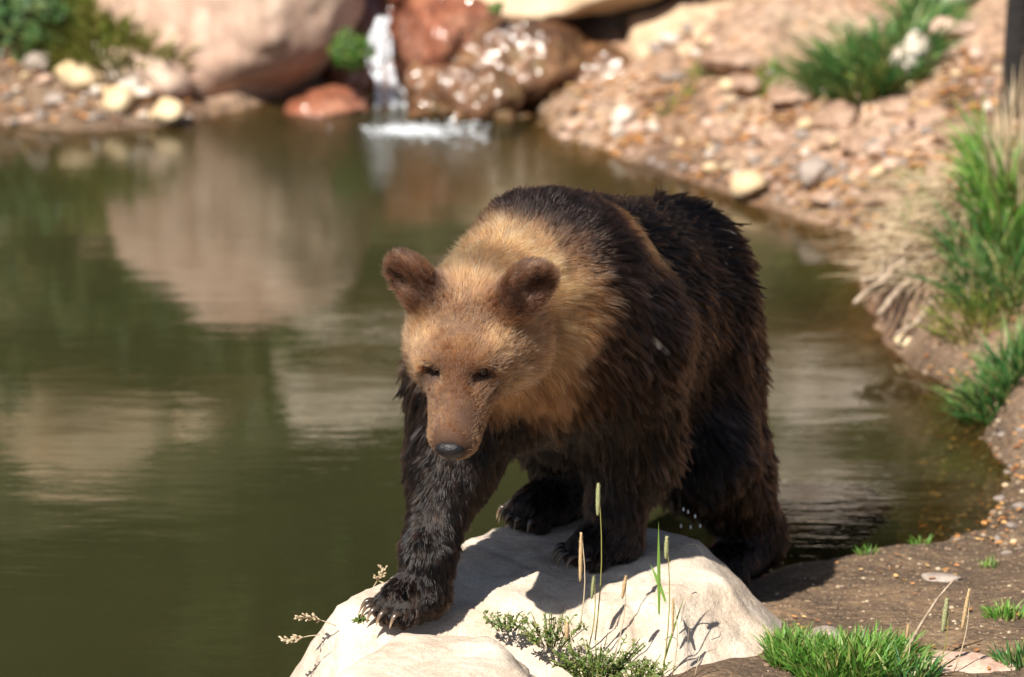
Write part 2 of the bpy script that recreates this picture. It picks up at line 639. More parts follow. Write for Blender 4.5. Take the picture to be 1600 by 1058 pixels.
M_CREAM = rock_mat('cream_stone', (.40, .305, .225), (.53, .43, .335), (.60, .51, .415), 7.0, .8, .5, .3, fscale=120, grain=.4)
M_PINK = rock_mat('pink_sandstone', (.42, .255, .185), (.54, .375, .285), (.62, .47, .36), 2.4, .8, .4, streak=(.36, .21, .15))
M_TAN = rock_mat('tan_sandstone', (.36, .24, .14), (.50, .36, .235), (.56, .44, .30), 3.0, .85, .5, moss=.3)
M_WET = rock_mat('wet_brown_rock', (.07, .032, .017), (.16, .075, .036), (.27, .14, .07), 7.0, .17, 1.0, .9, streak=(.05, .03, .018), moss=.35, wet=True)
M_RED = rock_mat('wet_red_rock', (.13, .04, .022), (.27, .10, .055), (.38, .19, .12), 5.0, .16, .9, .8, streak=(.14, .05, .03), wet=True)
M_PALE = rock_mat('pale_stone', (.44, .35, .27), (.55, .46, .38), (.62, .55, .48), 6.0, .85, .3)
M_OCHRE = rock_mat('ochre_stone', (.46, .31, .16), (.56, .41, .24), (.62, .49, .32), 6.0, .85, .3)
M_GREY = rock_mat('grey_stone', (.20, .155, .125), (.30, .24, .20), (.40, .33, .28), 6.0, .85, .5)


def rock(name, loc, radii, seed, mat, label, rz=0.0, sub=4, tilt=(0, 0), group=None, cat='rock', **kw):
    v, f = rock_shape(radii, seed, sub, **kw)
    R = np.array(Matrix.Rotation(rz, 3, 'Z') @ Matrix.Rotation(tilt[0], 3, 'X') @ Matrix.Rotation(tilt[1], 3, 'Y'))
    return obj(name, mesh_from(name, v @ R.T, f, mat), None, loc, label, cat, group)


# the two boulders under the bear
TOPN = np.array([0.02, -.045, 1.0])
TOPN = TOPN / np.linalg.norm(TOPN)
TOP0 = np.array([.10, .12, .085])


def top_z(x, y):
    return TOP0[2] - (TOPN[0] * (x - TOP0[0]) + TOPN[1] * (y - TOP0[1])) / TOPN[2]


RC = np.array([.20, .05, -.28])


def plane(n, pt):
    n = nz(n)
    return (*n, float(n @ (np.asarray(pt) - RC)))


main_planes = [plane(TOPN, TOP0), plane((-.74, .52, .50), (-.10, .33, .075)), plane((.50, .78, .45), (.36, .40, .08)),
               plane((.66, .10, .74), (.505, .25, .062)), plane((.90, -.15, .42), (.73, .05, -.10)), plane((.97, .3, .15), (.86, .1, -.25)), plane((.45, -.55, .72), (.42, -.1, .07)),
               plane((.12, -.62, .78), (.2, -.13, .085)), plane((.1, -.93, .36), (.2, -.42, -.12)), plane((-.9, -.3, .35), (-.48, -.25, -.02)),
               plane((0, 0, -1), (0, 0, -.75)), plane((0, 1, 0), (0, .75, -.3))]
rock('boulder', RC, (1, 1, 1), 4, M_CREAM, 'large pale cream boulder with flat top under the bear', sub=6, extra=main_planes,
     rough=.013, fine=.006, p=85.0, nscale=7.0, cat='boulder',
     cuts=[(at(1150, 1046, -.05) - RC, (.12, 0, 1), .010, .05, at(1150, 1046, -.05) - RC, .16),
           (at(820, 900, .1) - RC, (.75, .6, .2), .006, .012, at(800, 900, .1) - RC, .22),
           (at(1010, 960, -.1) - RC, (.9, -.35, .4), .006, .014, at(1010, 950, -.1) - RC, .2)])
FC = np.array([-.19, -.56, -.30])
front_planes = [(0.02, -.06, 1, .362), (-.6, .25, .6, .36), (-.93, -.1, .25, .34), (.62, .15, .65, .37), (.3, .9, .35, .27), (0, -.9, .45, .40),
                (.95, -.2, .1, .42), (-.6, -.6, .4, .40), (0, 0, -1, .4)]
rock('boulder', FC, (1, 1, 1), 9, M_CREAM, 'lower rounded cream boulder at the front paw, weeds along its edge', sub=6, extra=front_planes,
     rough=.015, fine=.006, p=45.0, nscale=5.0, cat='boulder')

# rocks round the waterfall
B = lambda px, py, Y: at(px, py, Y)
rock('boulder', B(388, 10, 7.05), (.50, .42, .50), 21, M_PINK, 'huge smooth pink sandstone boulder left of the waterfall', rz=.2, sub=5,
     planes=13, rough=.05, cat='boulder', tilt=(0, .25))
rock('boulder', B(235, 112, 6.75), (.17, .14, .10), 23, M_PINK, 'grey pink rock lobe jutting from under the pink boulder', sub=4, cat='boulder', tilt=(0, .4))
rock('rock', B(600, 110, 7.20), (.22, .16, .34), 33, M_RED, 'dark red wet rock directly behind the falling water', sub=5, cat='rock', rough=.1)
rock('rock', B(505, 172, 6.75), (.20, .12, .09), 35, M_RED, 'low wet red rock at the foot of the waterfall beside pink boulder', sub=4, rough=.1)
rock('rock', B(692, 55, 6.9), (.17, .18, .20), 37, M_RED, 'wet reddish block at the lip right of the waterfall', sub=5, rough=.07)
rock('rock', B(785, 116, 6.84), (.36, .20, .20), 41, M_WET, 'glistening wet brown rock face under the overhanging slab', sub=5, rough=.09, rz=.1, planes=12, p=26.0)
rock('rock', B(738, 150, 6.66), (.17, .10, .11), 47, M_WET, 'broken wet rust brown block at the foot of the glistening face', sub=5, rough=.10, planes=10, p=24.0)
rock('rock', B(905, 134, 6.88), (.22, .18, .165), 43, M_WET, 'dark wet rock in the hollow beside the tan boulder', sub=5, rough=.10)
for i, (px, py, r) in enumerate([(672, 172, .075), (722, 176, .085), (775, 180, .07), (812, 186, .05)]):
    rock('rock', B(px, py, 6.62 + .03 * (i % 2)), (r * 1.25, r, r * .75), 50 + i, M_WET,
         'small wet dark rock in the water below the wet rock face', sub=3, group='wet rocks at the foot of the rock face', rough=.1)
rock('boulder', B(930, -54, 7.25), (.58, .45, .135), 61, M_TAN, 'flat overhanging tan slab above the dark hollow', sub=5, planes=10, rough=.05, tilt=(.05, -.06), cat='boulder')
rock('boulder', B(1090, 108, 6.95), (.36, .42, .24), 67, M_TAN, 'broad tan boulder sloping down right of the dark hollow', sub=5, planes=18, rough=.09, tilt=(.25, .3), cat='boulder')
rock('boulder', B(640, -40, 7.35), (.34, .25, .17), 69, M_RED, 'brown red ledge rock from which the stream spills', sub=4, rough=.08, cat='boulder')

# banks above the picture, seen only mirrored in the pond
def mirror(px, py):
    """the spot on the far bank that the pond shows at a pixel"""
    d = ray(px, py)
    w = CAMP + d * (WATER_Z - CAMP[2]) / d[2]
    d = d * np.array([1, 1, -1])
    P = w + np.linspace(.5, 14, 1400)[:, None] * d
    z = terr(P[:, 0], P[:, 1])
    i = int(np.argmax(P[:, 2] < z))
    return np.array([P[i, 0], P[i, 1], z[i]])


for i, (px, py, Y, rx, rz_, mat, lab) in enumerate([
        (1275, 675, 8.6, .34, .17, M_PALE, 'widest pale rock mirrored in the pond right of the bear'),
        (1300, 560, 8.2, .30, .10, M_PALE, 'low pale rock mirrored above the widest one right of the bear'),
        (1255, 492, 7.9, .20, .05, M_PALE, 'thin pale rock mirrored just below the green reflection'),
        (530, 545, 8.7, .34, .15, M_CREAM, 'pale block mirrored in the pond left of the bear'),
        (575, 455, 8.3, .24, .09, M_CREAM, 'smaller pale rock mirrored beside the bear ear'),
        (295, 575, 8.9, .24, .10, M_TAN, 'tan block mirrored in the pond under the pink boulder'),
        (120, 600, 9.0, .40, .18, M_TAN, 'bulky tan rock on the upper bank, mirrored beside the tan block'),
        (850, 420, 8.4, .45, .22, M_PINK, 'pink rock standing above the overhanging slab')]):
    c = mirror(px, py)
    rock('boulder', c + np.array([0, -.08, rz_ * .45]), (rx * 1.15, .3, rz_ * 1.5), 80 + i, mat, lab, sub=4, planes=11, cat='boulder')
# ------------------------------------------------------------------ the bear
PRIMS = []      # (kind, data, k, style)


def style(flow, length, lift, wet, color, dens=1.0):
    return np.array([*nz(flow), length, lift, wet, *color, dens], float)


TAN = srgb(164, 118, 78)
TANB = srgb(130, 91, 61)
BROWN = srgb(100, 67, 44)
DKBROWN = srgb(46, 28, 20)
DARK = srgb(21, 13, 9)
LEGC = srgb(14, 9, 7)
EARC = srgb(70, 49, 38)


def cone(p0, r0, p1, r1, st, k=0.06):
    PRIMS.append(('c', (np.asarray(p0), np.asarray(p1), r0, r1), k, st))


def ell(c, radii, axes, st, k=0.06):
    PRIMS.append(('e', (np.asarray(c), np.asarray(radii, float), np.asarray(axes, float)), k, st))


def prim_d(pr, P):
    if pr[0] == 'c':
        a, b, r0, r1 = pr[1]
        ab = b - a
        t = np.clip(((P - a) @ ab) / (ab @ ab), 0, 1)
        return np.linalg.norm(P - a - t[:, None] * ab, axis=1) - (r0 + (r1 - r0) * t)
    c, r, A = pr[1]
    q = (P - c) @ A.T
    k0 = np.linalg.norm(q / r, axis=1)
    k1 = np.linalg.norm(q / (r * r), axis=1)
    return k0 * (k0 - 1) / np.maximum(k1, 1e-6)


def bear_sdf(P):
    d = None
    for pr in PRIMS:
        e = prim_d(pr, P)
        if d is None:
            d = e
            continue
        k = pr[2]
        if k < 0:                       # carve
            k = -k
            h = np.maximum(k - np.abs(d + e), 0) / k
            d = np.maximum(d, -e) + h * h * k * 0.25
        else:
            h = np.maximum(k - np.abs(d - e), 0) / k
            d = np.minimum(d, e) - h * h * k * 0.25
    return d


E3 = np.eye(3)
BACK = nz([0.28, 0.95, -0.12])           # along the back towards the rump
DOWN = np.array([0.0, 0.05, -1.0])
# trunk
hip = at(1000, 490, .80)
rump = at(1052, 440, .92)
mid = at(928, 500, .42)
chest = at(850, 545, .06)
hump = at(856, 400, .06)
trunk_st = style(BACK * 0.8 + DOWN * 0.6, .095, .19, 1.0, DARK)
cone(chest, .235, mid, .255, trunk_st)
cone(mid, .255, hip, .265, trunk_st, .1)
ell(rump, (.20, .22, .22), E3, style([.35, .5, -.8], .074, .20, 1.0, DARK), .1)
ell(hump, (.19, .22, .155), E3, style(BACK, .05, .55, 0.12, DKBROWN), .12)
cone(at(905, 410, .3), .13, at(985, 420, .7), .15, style(BACK, .055, .42, .85, DARK), .12)   # loin
# neck
head_o = at(735, 532, -.36)
hf = nz([-.17, -.77, -.61])
hl = nz(np.cross([0, 0, 1.0], hf))
hu = np.cross(hf, hl)


def hd(a, b, c):
    return head_o + a * hf + b * hl + c * hu


cone(at(835, 475, -.02), .185, hd(-.10, .0, -.02), .135, style([.25, .75, -.35], .062, .5, .05, TAN), .1)
cone(at(800, 560, -.06), .165, hd(-.06, .02, -.08), .11, style([.15, .5, -.8], .065, .45, .15, TANB), .1)
# head
HA = np.stack([hf, hl, hu])
ell(hd(0, 0, .015), (.145, .137, .115), HA, style(-hf + .25 * hu, .026, .42, 0, TANB), .08)
ell(hd(.085, 0, .042), (.07, .114, .060), HA, style(-hf, .02, .4, 0, BROWN), .05)          # brow
for s in (-1, 1):
    ell(hd(.100, s * .058, .070), (.045, .040, .030), HA, style(-hf + hl * s * .3, .02, .4, 0, TANB), .03)
for s in (-1, 1):
    ell(hd(-.015, s * .092, -.045), (.10, .062, .080), HA, style(-hf * .8 + hl * s * .5 - hu * .5, .040, .42, 0.05, TANB), .06)
cone(hd(.08, 0, -.01), .095, hd(.250, 0, -.047), .064, style(-hf, .015, .36, 0, BROWN), .05)     # muzzle
cone(hd(.13, 0, .01), .05, hd(.265, 0, -.022), .037, style(-hf, .012, .28, 0, BROWN), .03)    # bridge
ell(hd(.266, 0, -.042), (.048, .056, .046), HA, style(-hf, .009, .25, 0, BROWN), .025)
cone(hd(.06, 0, -.095), .062, hd(.240, 0, -.098), .040, style(-hf, .013, .3, 0, TANB), .025)   # jaw
EARS = []
for s in (-1, 1):
    e = hd(-.07, s * .158 + .008, .168)
    ea = nz(hu * .80 - hf * .30 + hl * s * .55)
    ef = nz(hf + hl * s * .25)
    el = nz(np.cross(ea, ef)); ef = np.cross(el, ea)
    A = np.stack([ea, el, ef])
    EARS.append(e)
    cone(e - ea * .09 - hl * s * .01, .052, e - ea * .02, .046, style(ea, .028, .55, 0, EARC), .04)
    ell(e, (.056, .060, .032), A, style(ea * .9 - ef * .2, .034, .62, 0, EARC), .02)
    ell(e + ef * .042 + ea * .004, (.042, .038, .036), A, style(ea, .03, .5, 0, EARC), -.02)
# eye sockets
for s in (-1, 1):
    ell(hd(.152, s * .062, .052), (.026, .024, .018), HA, style(-hf, .006, .2, 0, DKBROWN), -.025)
# legs
PAWS = []


def paw(base, d, w, ln, st, claw, z0):
    """base: centre of the foot, d: direction of the toes"""
    d = nz([d[0], d[1], 0]); sd = np.array([d[1], -d[0], 0.0])
    base = np.array([base[0], base[1], z0 + .05])
    cone(base - d * ln * .45, w * .85, base + d * ln * .3 - np.array([0, 0, .008]), w * .9, st, .05)
    ell(base + d * ln * .1, (ln * .8, w * 1.25, .05), np.stack([d, sd, [0, 0, 1]]), st, .03)
    toes = []
    for i in range(5):
        a = (i - 2) / 2
        t = base + d * (ln * .78 - .022 * a * a) + sd * a * w * 1.12
        t[2] = z0 + .027
        ell(t, (.034, .0205, .029), np.stack([d, sd, [0, 0, 1]]), st, .012)
        toes.append((t, nz(d + sd * a * .22)))
    PAWS.append((base, d, toes, claw, z0))


leg_dn = style([-.1, .35, -.95], .036, .24, 1.0, LEGC)
foot_st = style([-.35, -.25, -.9], .019, .35, .8, DARK)
# right foreleg (reaching forward)
rs = at(735, 600, -.06); re_ = at(708, 715, -.10); rw = at(668, 868, -.24)
RF = at(645, 964, -.28); RF[2] = top_z(RF[0], RF[1]) - .005
cone(at(790, 520, -.02), .17, rs, .14, style([-.2, .3, -.95], .074, .20, .8, DARK), .1)
cone(rs, .130, re_, .104, style([-.35, .2, -.95], .056, .2, 1, LEGC), .09)
cone(re_, .100, rw, .055, leg_dn, .08)
cone(rw, .055, np.array([RF[0] + .03, RF[1] + .03, RF[2] + .055]), .052, leg_dn, .06)
paw(RF, (-.84, -.54), .054, .095, foot_st, .056, RF[2])
# left foreleg
ls = at(965, 520, .10); le = at(985, 690, .20); lw = at(962, 795, .16)
LF = at(945, 866, .14); LF[2] = top_z(LF[0], LF[1])
cone(at(905, 470, .08), .20, ls, .155, style([.35, .55, -.75], .088, .19, .9, DARK), .1)
cone(ls, .16, le, .125, style([.25, .35, -.9], .088, .19, 1, DARK), .1)
cone(le, .105, lw, .060, style([.1, .3, -.95], .045, .34, 1, DARK), .07)
cone(lw, .060, np.array([LF[0] + .035, LF[1] + .02, LF[2] + .055]), .054, leg_dn, .06)
paw(LF, (-.88, -.46), .056, .100, foot_st, .056, LF[2])
# left hind leg
lk = at(1098, 715, .66); lh = at(1177, 835, .86); LH = at(1140, 912, .72); LH[2] = gz(LH[0], LH[1])
cone(at(1062, 540, .82), .18, lk, .12, style([.3, .25, -.9], .088, .19, 1, DARK), .1)
cone(at(1100, 560, .90), .14, at(1135, 720, .82), .105, style([.2, .3, -.95], .074, .20, 1, DARK), .1)
cone(lk, .115, lh, .064, style([.15, .2, -.95], .045, .33, 1, DARK), .08)
cone(at(1135, 720, .82), .088, lh, .058, style([.15, .2, -.95], .045, .33, 1, DARK), .08)
cone(lh, .060, np.array([LH[0] + .05, LH[1] + .09, LH[2] + .055]), .06, leg_dn, .06)
paw(LH, (-.55, -.85), .06, .10, foot_st, .035, LH[2])
# right hind leg
rk = at(872, 640, .52); rh = at(890, 745, .56); RH = at(852, 826, .43); RH[2] = top_z(RH[0], RH[1])
cone(at(925, 540, .76), .17, rk, .13, style([.1, .25, -.95], .074, .20, 1, DARK), .1)
cone(rk, .125, rh, .085, style([0, .2, -.95], .045, .33, 1, DARK), .08)
cone(rh, .082, np.array([RH[0] + .05, RH[1] + .06, RH[2] + .06]), .066, leg_dn, .06)
paw(RH, (-.85, -.50), .062, .10, foot_st, .035, RH[2])
# belly
cone(at(875, 620, .20), .13, at(985, 610, .62), .15, style([.2, .6, -.8], .06, .4, 1, DARK), .12)

bv, bf = surface_nets(bear_sdf, (-.50, -1.02, -.22), (.86, 1.26, 1.24), .0125)
eps = .006
bn = nz(np.stack([bear_sdf(bv + e) - bear_sdf(bv - e) for e in np.eye(3) * eps], -1))
D = np.stack([prim_d(p, bv) if p[2] > 0 else np.full(len(bv), 9.0) for p in PRIMS], -1)
W = np.exp(-(D - D.min(1, keepdims=True)) / .016)
W /= W.sum(1, keepdims=True)
ST = W @ np.stack([p[3] for p in PRIMS])
flow, flen, flift, fwet = ST[:, :3], ST[:, 3].copy(), ST[:, 4].copy(), ST[:, 5].copy()
fcol = ST[:, 6:9].copy()


def blend_col(mask, col, wet=None):
    m = np.clip(mask, 0, 1)[:, None]
    fcol[:] = fcol * (1 - m) + np.array(col) * m
    if wet is not None:
        fwet[:] = fwet * (1 - m[:, 0]) + wet * m[:, 0]


def ball(c, r, soft):
    q = np.linalg.norm(bv - c, axis=1) + .03 * fbm(bv * 9, 5, 2)
    return 1 - smooth01(r - soft, r + soft, q)


loc = (bv - head_o) @ HA.T                   # head coordinates
# pale saddle band behind the shoulder, dark cap on the hump, tan sides of the neck
blend_col(ball(at(970, 385, .14), .085, .06) * .9, srgb(150, 106, 68), .2)
blend_col(ball(at(760, 400, -.05), .14, .06), TAN, .0)
blend_col(ball(at(885, 520, -.1), .11, .06), srgb(126, 86, 54), .1)
blend_col(smooth01(.1, .55, fbm(bv * 13, 91, 3)) * (1 - fwet) * .5, srgb(86, 55, 34))
blend_col(ball(at(858, 305, .06), .17, .04), srgb(36, 22, 15), .12)
blend_col(ball(at(915, 350, .02), .095, .04), srgb(34, 21, 15), .2)
blend_col(ball(at(935, 430, .0), .05, .03) * .8, srgb(78, 48, 32), .3)
blend_col(ball(at(850, 330, -.05), .03, .03) * .3, srgb(130, 84, 50), .05)
# dark shoulder bounds the tan of the neck, painted shade on the chest
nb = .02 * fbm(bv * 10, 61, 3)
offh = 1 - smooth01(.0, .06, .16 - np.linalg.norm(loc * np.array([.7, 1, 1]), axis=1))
blend_col(offh * smooth01(.17, .245, bv[:, 0] - .10 * bv[:, 1] + nb) * (1 - smooth01(.05, .30, bv[:, 1])) * .88, srgb(31, 20, 14), .7)
blend_col(ball(at(968, 390, .14), .085, .05) * .8, srgb(132, 92, 58), .25)
blend_col(ball(at(866, 300, .06), .15, .035), srgb(30, 18, 12), .15)
blend_col(offh * (1 - smooth01(.55, .64, bv[:, 2] + nb)) * smooth01(.30, .24, -bv[:, 1]) , srgb(24, 16, 12), .8)  # chest fur darkened, partly to paint in the shade under the chin
# head markings, with shade and highlight painted on the muzzle
headax = np.sqrt(loc[:, 1] ** 2 + (loc[:, 2] + .02) ** 2 + np.maximum(loc[:, 0] - .30, 0) ** 2)
onhead = 1 - smooth01(.11, .15, headax)
inhead = smooth01(-.12, -.02, loc[:, 0]) * onhead
blend_col(inhead * (1 - smooth01(.02, .10, np.hypot(loc[:, 1] * .8, loc[:, 0] - .02))) * .35, srgb(128, 88, 58))
muz = smooth01(.10, .17, loc[:, 0]) * onhead
blend_col(muz * .85, srgb(104, 63, 34))
blend_col(muz * smooth01(.02, .05, loc[:, 2] * -1 + .0) * .5, srgb(80, 49, 29))  # lower muzzle sides darkened as painted shading
blend_col(muz * (1 - smooth01(.012, .03, np.abs(loc[:, 1]))) * smooth01(-.05, -.01, loc[:, 2]) * .6, srgb(128, 80, 46))  # paler strip painted along the bridge as a highlight
# brown mask between and above the eyes, pale brow patches, shade painted below eyes
blend_col(onhead * smooth01(.03, .10, loc[:, 0]) * (1 - smooth01(.03, .07, np.abs(loc[:, 1]))) * .6, srgb(96, 64, 42))
for s in (-1, 1):
    blend_col((1 - smooth01(.03, .06, np.linalg.norm(loc - np.array([.06, s * .085, .075]), axis=1))) * .7, srgb(160, 114, 74))
    blend_col((1 - smooth01(.025, .06, np.linalg.norm(loc - np.array([.15, s * .072, .0]), axis=1))) * .75, srgb(64, 42, 28))  # dark patch from eye down the muzzle side, painted as shade
EYES = []
for s in (-1, 1):
    o = hd(.24, s * .105, .13)
    t = hd(.10, s * .05, .03)
    dr = nz(t - o)
    q = o.copy()
    for _ in range(60):
        q = q + dr * bear_sdf(q[None])[0] * .8
    EYES.append((q, -dr))
    blend_col(1 - smooth01(.012, .034, np.linalg.norm(bv - q, axis=1)), srgb(30, 20, 16))
    flen *= 1 - .9 * (1 - smooth01(.012, .03, np.linalg.norm(bv - q, axis=1)))
nose_c = hd(.311, 0, -.033)
dn = np.linalg.norm(bv - nose_c, axis=1)
flen *= smooth01(.026, .05, dn) * .9 + .1
blend_col(1 - smooth01(.022, .04, dn), srgb(34, 26, 24))
# mouth line and pale lip
lip = muz * (1 - smooth01(.006, .014, np.abs(loc[:, 2] + .080 + .02 * loc[:, 0]))) * smooth01(.02, .035, np.abs(loc[:, 1]))
blend_col(lip * .9, srgb(40, 28, 22))
for e in EARS:
    de = np.linalg.norm(bv - e, axis=1)
    blend_col((1 - smooth01(.085, .115, de)) * .85, EARC)
    rim = (1 - smooth01(.085, .10, de)) * smooth01(.040, .062, de) * smooth01(.0, .03, (bv - e) @ hu)
    blend_col(rim * .5, srgb(124, 90, 68))
chinshade = inhead * 0

skin = Mat('bear_skin')
skin.bsdf(skin.mix(0.55, skin.attr('fur_colour').outputs['Color'], (0.008, 0.005, 0.004)), .8)
bear = empty('brown_bear', (float(mid[0]), float(mid[1]), float(LH[2])),
             'brown bear with wet dark fur and tan head stepping across the pale boulder', 'bear')
PINV = -np.array(bear.location)


def bear_part(name, me, parent=None, label=None):
    o = obj(name, me, parent or bear, label=label)
    if parent is None:
        o.location = Vector(PINV.tolist())
    return o


bme = mesh_from('bear_body', bv, bf, skin.m)
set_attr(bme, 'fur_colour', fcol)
body = bear_part('body', bme)

# ---- fur
hair = Mat('bear_fur')
ha = hair.attr('fur_colour')
hw = hair.attr('fur_wet').outputs['Fac']
hb = hair.n('BsdfHairPrincipled', _parametrization='COLOR', _model='CHIANG')
hair.put(hb, 'Color', ha.outputs['Color'])
hair.put(hb, 'Roughness', hair.math('SUBTRACT', .36, hair.math('MULTIPLY', hw, .13)))
hair.put(hb, 'Radial Roughness', hair.math('SUBTRACT', .55, hair.math('MULTIPLY', hw, .15)))
hair.put(hb, 'Coat', hair.math('MULTIPLY', hw, .1))
hair.put(hb, 'IOR', hair.math('SUBTRACT', 1.46, hair.math('MULTIPLY', hw, .12)))
hair.put(hb, 'Offset', math.radians(2))
hair.t.links.new(hb.outputs[0], hair.out.inputs['Surface'])


def make_fur(N, name):
    tri = np.concatenate([bf[:, [0, 1, 2]], bf[:, [0, 2, 3]]])
    A, B, Cc = bv[tri[:, 0]], bv[tri[:, 1]], bv[tri[:, 2]]
    area = np.linalg.norm(np.cross(B - A, Cc - A), axis=1)
    fn = bn[tri[:, 0]]
    tocam = nz(CAMP - A)
    face = (fn * tocam).sum(1)
    dens = np.where(face > -.25, 1.0, .3)
    dens = dens * np.where(fwet[tri[:, 0]] < .4, 1.7, 1.0) * np.where(flen[tri[:, 0]] < .022, 1.8, 1.0) * np.where(flen[tri[:, 0]] < .016, 1.7, 1.0)
    pr = area * dens
    cs = np.cumsum(pr / pr.sum())
    ti = np.minimum(np.searchsorted(cs, rng.random(N)), len(tri) - 1)
    u, v = rng.random(N), rng.random(N)
    fl = u + v > 1
    u[fl], v[fl] = 1 - u[fl], 1 - v[fl]
    w3 = np.stack([1 - u - v, u, v], -1)
    T = tri[ti]
    ip = lambda X: (X[T] * (w3 if X.ndim == 1 else w3[..., None])).sum(1)
    p, n = ip(bv), nz(ip(bn))
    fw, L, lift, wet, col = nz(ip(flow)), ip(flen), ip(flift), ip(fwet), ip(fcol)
    # ground contact: nothing may grow down through the soles
    swirl = np.stack([fbm(p * 7, 11, 2), fbm(p * 7, 12, 2), fbm(p * 7, 13, 2)], -1)
    t = fw + swirl * .24
    t = nz(t - (t * n).sum(1, keepdims=True) * n)
    jit = rng.normal(0, 1, (N, 3)) * (.16 + .14 * (1 - wet))[:, None]
    L = L * rng.uniform(.6, 1.15, N) * (1 + .3 * fbm(p * 18, 21, 3))
    lift = lift * (1 + .4 * fbm(p * 26, 23, 2))
    K = 6
    s = np.linspace(0, 1, K)

    def strand(p, n, t, L, lift, jit):
        d0 = nz(n * np.sin(lift * 1.7)[:, None] + t * np.cos(lift * 1.7)[:, None] + jit)
        d1 = nz(n * np.sin(lift * .35)[:, None] + t * np.cos(lift * .35)[:, None] + jit * .8 + np.array([0, 0, -.22]))
        pts = [p - n * .003]
        for i in range(1, K):
            m = (i - .5) / (K - 1)
            pts.append(pts[-1] + nz(d0 * (1 - m) + d1 * m) * (L / (K - 1))[:, None])
        return np.stack(pts, 1)
    P = strand(p, n, t, L, lift, jit)
    # clumps: nearest jittered cell point, two sizes
    for cell, base_amt, wet_amt, seed, pw in ((.0078, .45, .5, 1, .6), (.0155, .22, .88, 2, .5)):
        q = (p + t * 0) / cell
        q0 = np.floor(q).astype(np.int64)
        best = np.full(N, 9.0); bid = np.zeros(N, np.int64)
        for a in (-1, 0, 1):
            for b in (-1, 0, 1):
                for c in (-1, 0, 1):
                    g = q0 + np.array([a, b, c])
                    jt = np.stack([hash3(g[:, 0], g[:, 1], g[:, 2], 100 * seed + e) for e in range(3)], -1)
                    dd = ((g + jt - q) ** 2).sum(1)
                    m = dd < best
                    best[m] = dd[m]
                    bid[m] = ((g[m, 0] & 0xFFF) << 24) | ((g[m, 1] & 0xFFF) << 12) | (g[m, 2] & 0xFFF)
        _, inv, cnt = np.unique(bid, return_inverse=True, return_counts=True)
        mean = lambda X: (np.stack([np.bincount(inv, X[:, e]) for e in range(X.shape[1])], -1) / cnt[:, None])
        M = mean(P.reshape(N, -1)).reshape(-1, K, 3)
        # each lock gets a direction of its own
        kick = rng.normal(0, 1, (len(cnt), 3)) * cell * .65
        Lm = np.bincount(inv, L) / cnt
        M = M + (s ** 1.5)[None, :, None] * (kick * np.minimum(Lm / .05, 1.3)[:, None])[:, None, :]
        M = M[inv]
        amt = ((base_amt + (wet_amt - base_amt) * wet) * np.clip(.48 + (L - .035) / .035 * .52, .48, 1))[:, None, None] * (s ** pw)[None, :, None]
        P = P * (1 - amt) + M * amt
    # keep the tips off the rock
    clumpn = rng.normal(0, 1, cnt.shape)[inv]
    tint = np.exp(rng.normal(0, .22, N) + (.20 + .45 * wet) * clumpn + (.30 * fbm(p * 16, 77, 3) + .25 * fbm(p * 70, 79, 2)) * (1 - wet))[:, None]  # random strand tone; wet locks vary more to imitate a brown sheen
    warm = 1 + rng.normal(0, .05, (N, 1)) * np.array([1, 0, -1.2])
    col = np.clip(col * tint * warm, .002, .95)
    rad = (.00060 + .00022 * wet) * np.where(L < .02, .75, 1.0)
    R = rad[:, None] * np.clip(1.15 - s ** 2 * 1.0, .12, 1)[None, :]
    cu = bpy.data.hair_curves.new(name)
    cu.add_curves([K] * N)
    cu.attributes['position'].data.foreach_set('vector', P.astype(np.float32).ravel())
    ra = cu.attributes.get('radius') or cu.attributes.new('radius', 'FLOAT', 'POINT')
    ra.data.foreach_set('value', R.astype(np.float32).ravel())
    set_attr(cu, 'fur_colour', col, 'FLOAT_COLOR', 'CURVE')
    set_attr(cu, 'fur_wet', wet, 'FLOAT', 'CURVE')
    cu.materials.append(hair.m)
    return cu


FUR_N = 330000
fur = bear_part('fur', make_fur(FUR_N, 'bear_fur'), body, 'wet clumped dark brown fur, dry and tan on head and neck')

# ---- nose, eyes, claws
def uv_sphere(nu=16, nv=10):
    v = [(0, 0, 1)]
    for i in range(1, nv):
        for j in range(nu):
            a, b = math.pi * i / nv, 2 * math.pi * j / nu
            v.append((math.sin(a) * math.cos(b), math.sin(a) * math.sin(b), math.cos(a)))
    v.append((0, 0, -1))
    f = [(0, 1 + j, 1 + (j + 1) % nu) for j in range(nu)]
    for i in range(nv - 2):
        for j in range(nu):
            a, b = 1 + i * nu + j, 1 + i * nu + (j + 1) % nu
            f.append((a, a + nu, b + nu, b))
    e = len(v) - 1
    f += [(e, e - nu + (j + 1) % nu, e - nu + j) for j in range(nu)]
    return np.array(v), f


nosem = Mat('bear_nose')
nosem.bsdf((.008, .007, .008), .38, nosem.bump(nosem.noise(260, 2), .8, .003), .35)
eyem = Mat('bear_eye')
eyem.bsdf((.012, .007, .005), .06, None, .7)
clawm = Mat('bear_claw')
cl = clawm.attr('along').outputs['Fac']
clawm.bsdf(clawm.ramp(cl, [(0, (.015, .011, .009)), (.5, (.05, .033, .022)), (.8, (.16, .105, .065)), (1, (.42, .31, .20))]), .25, None, .6)


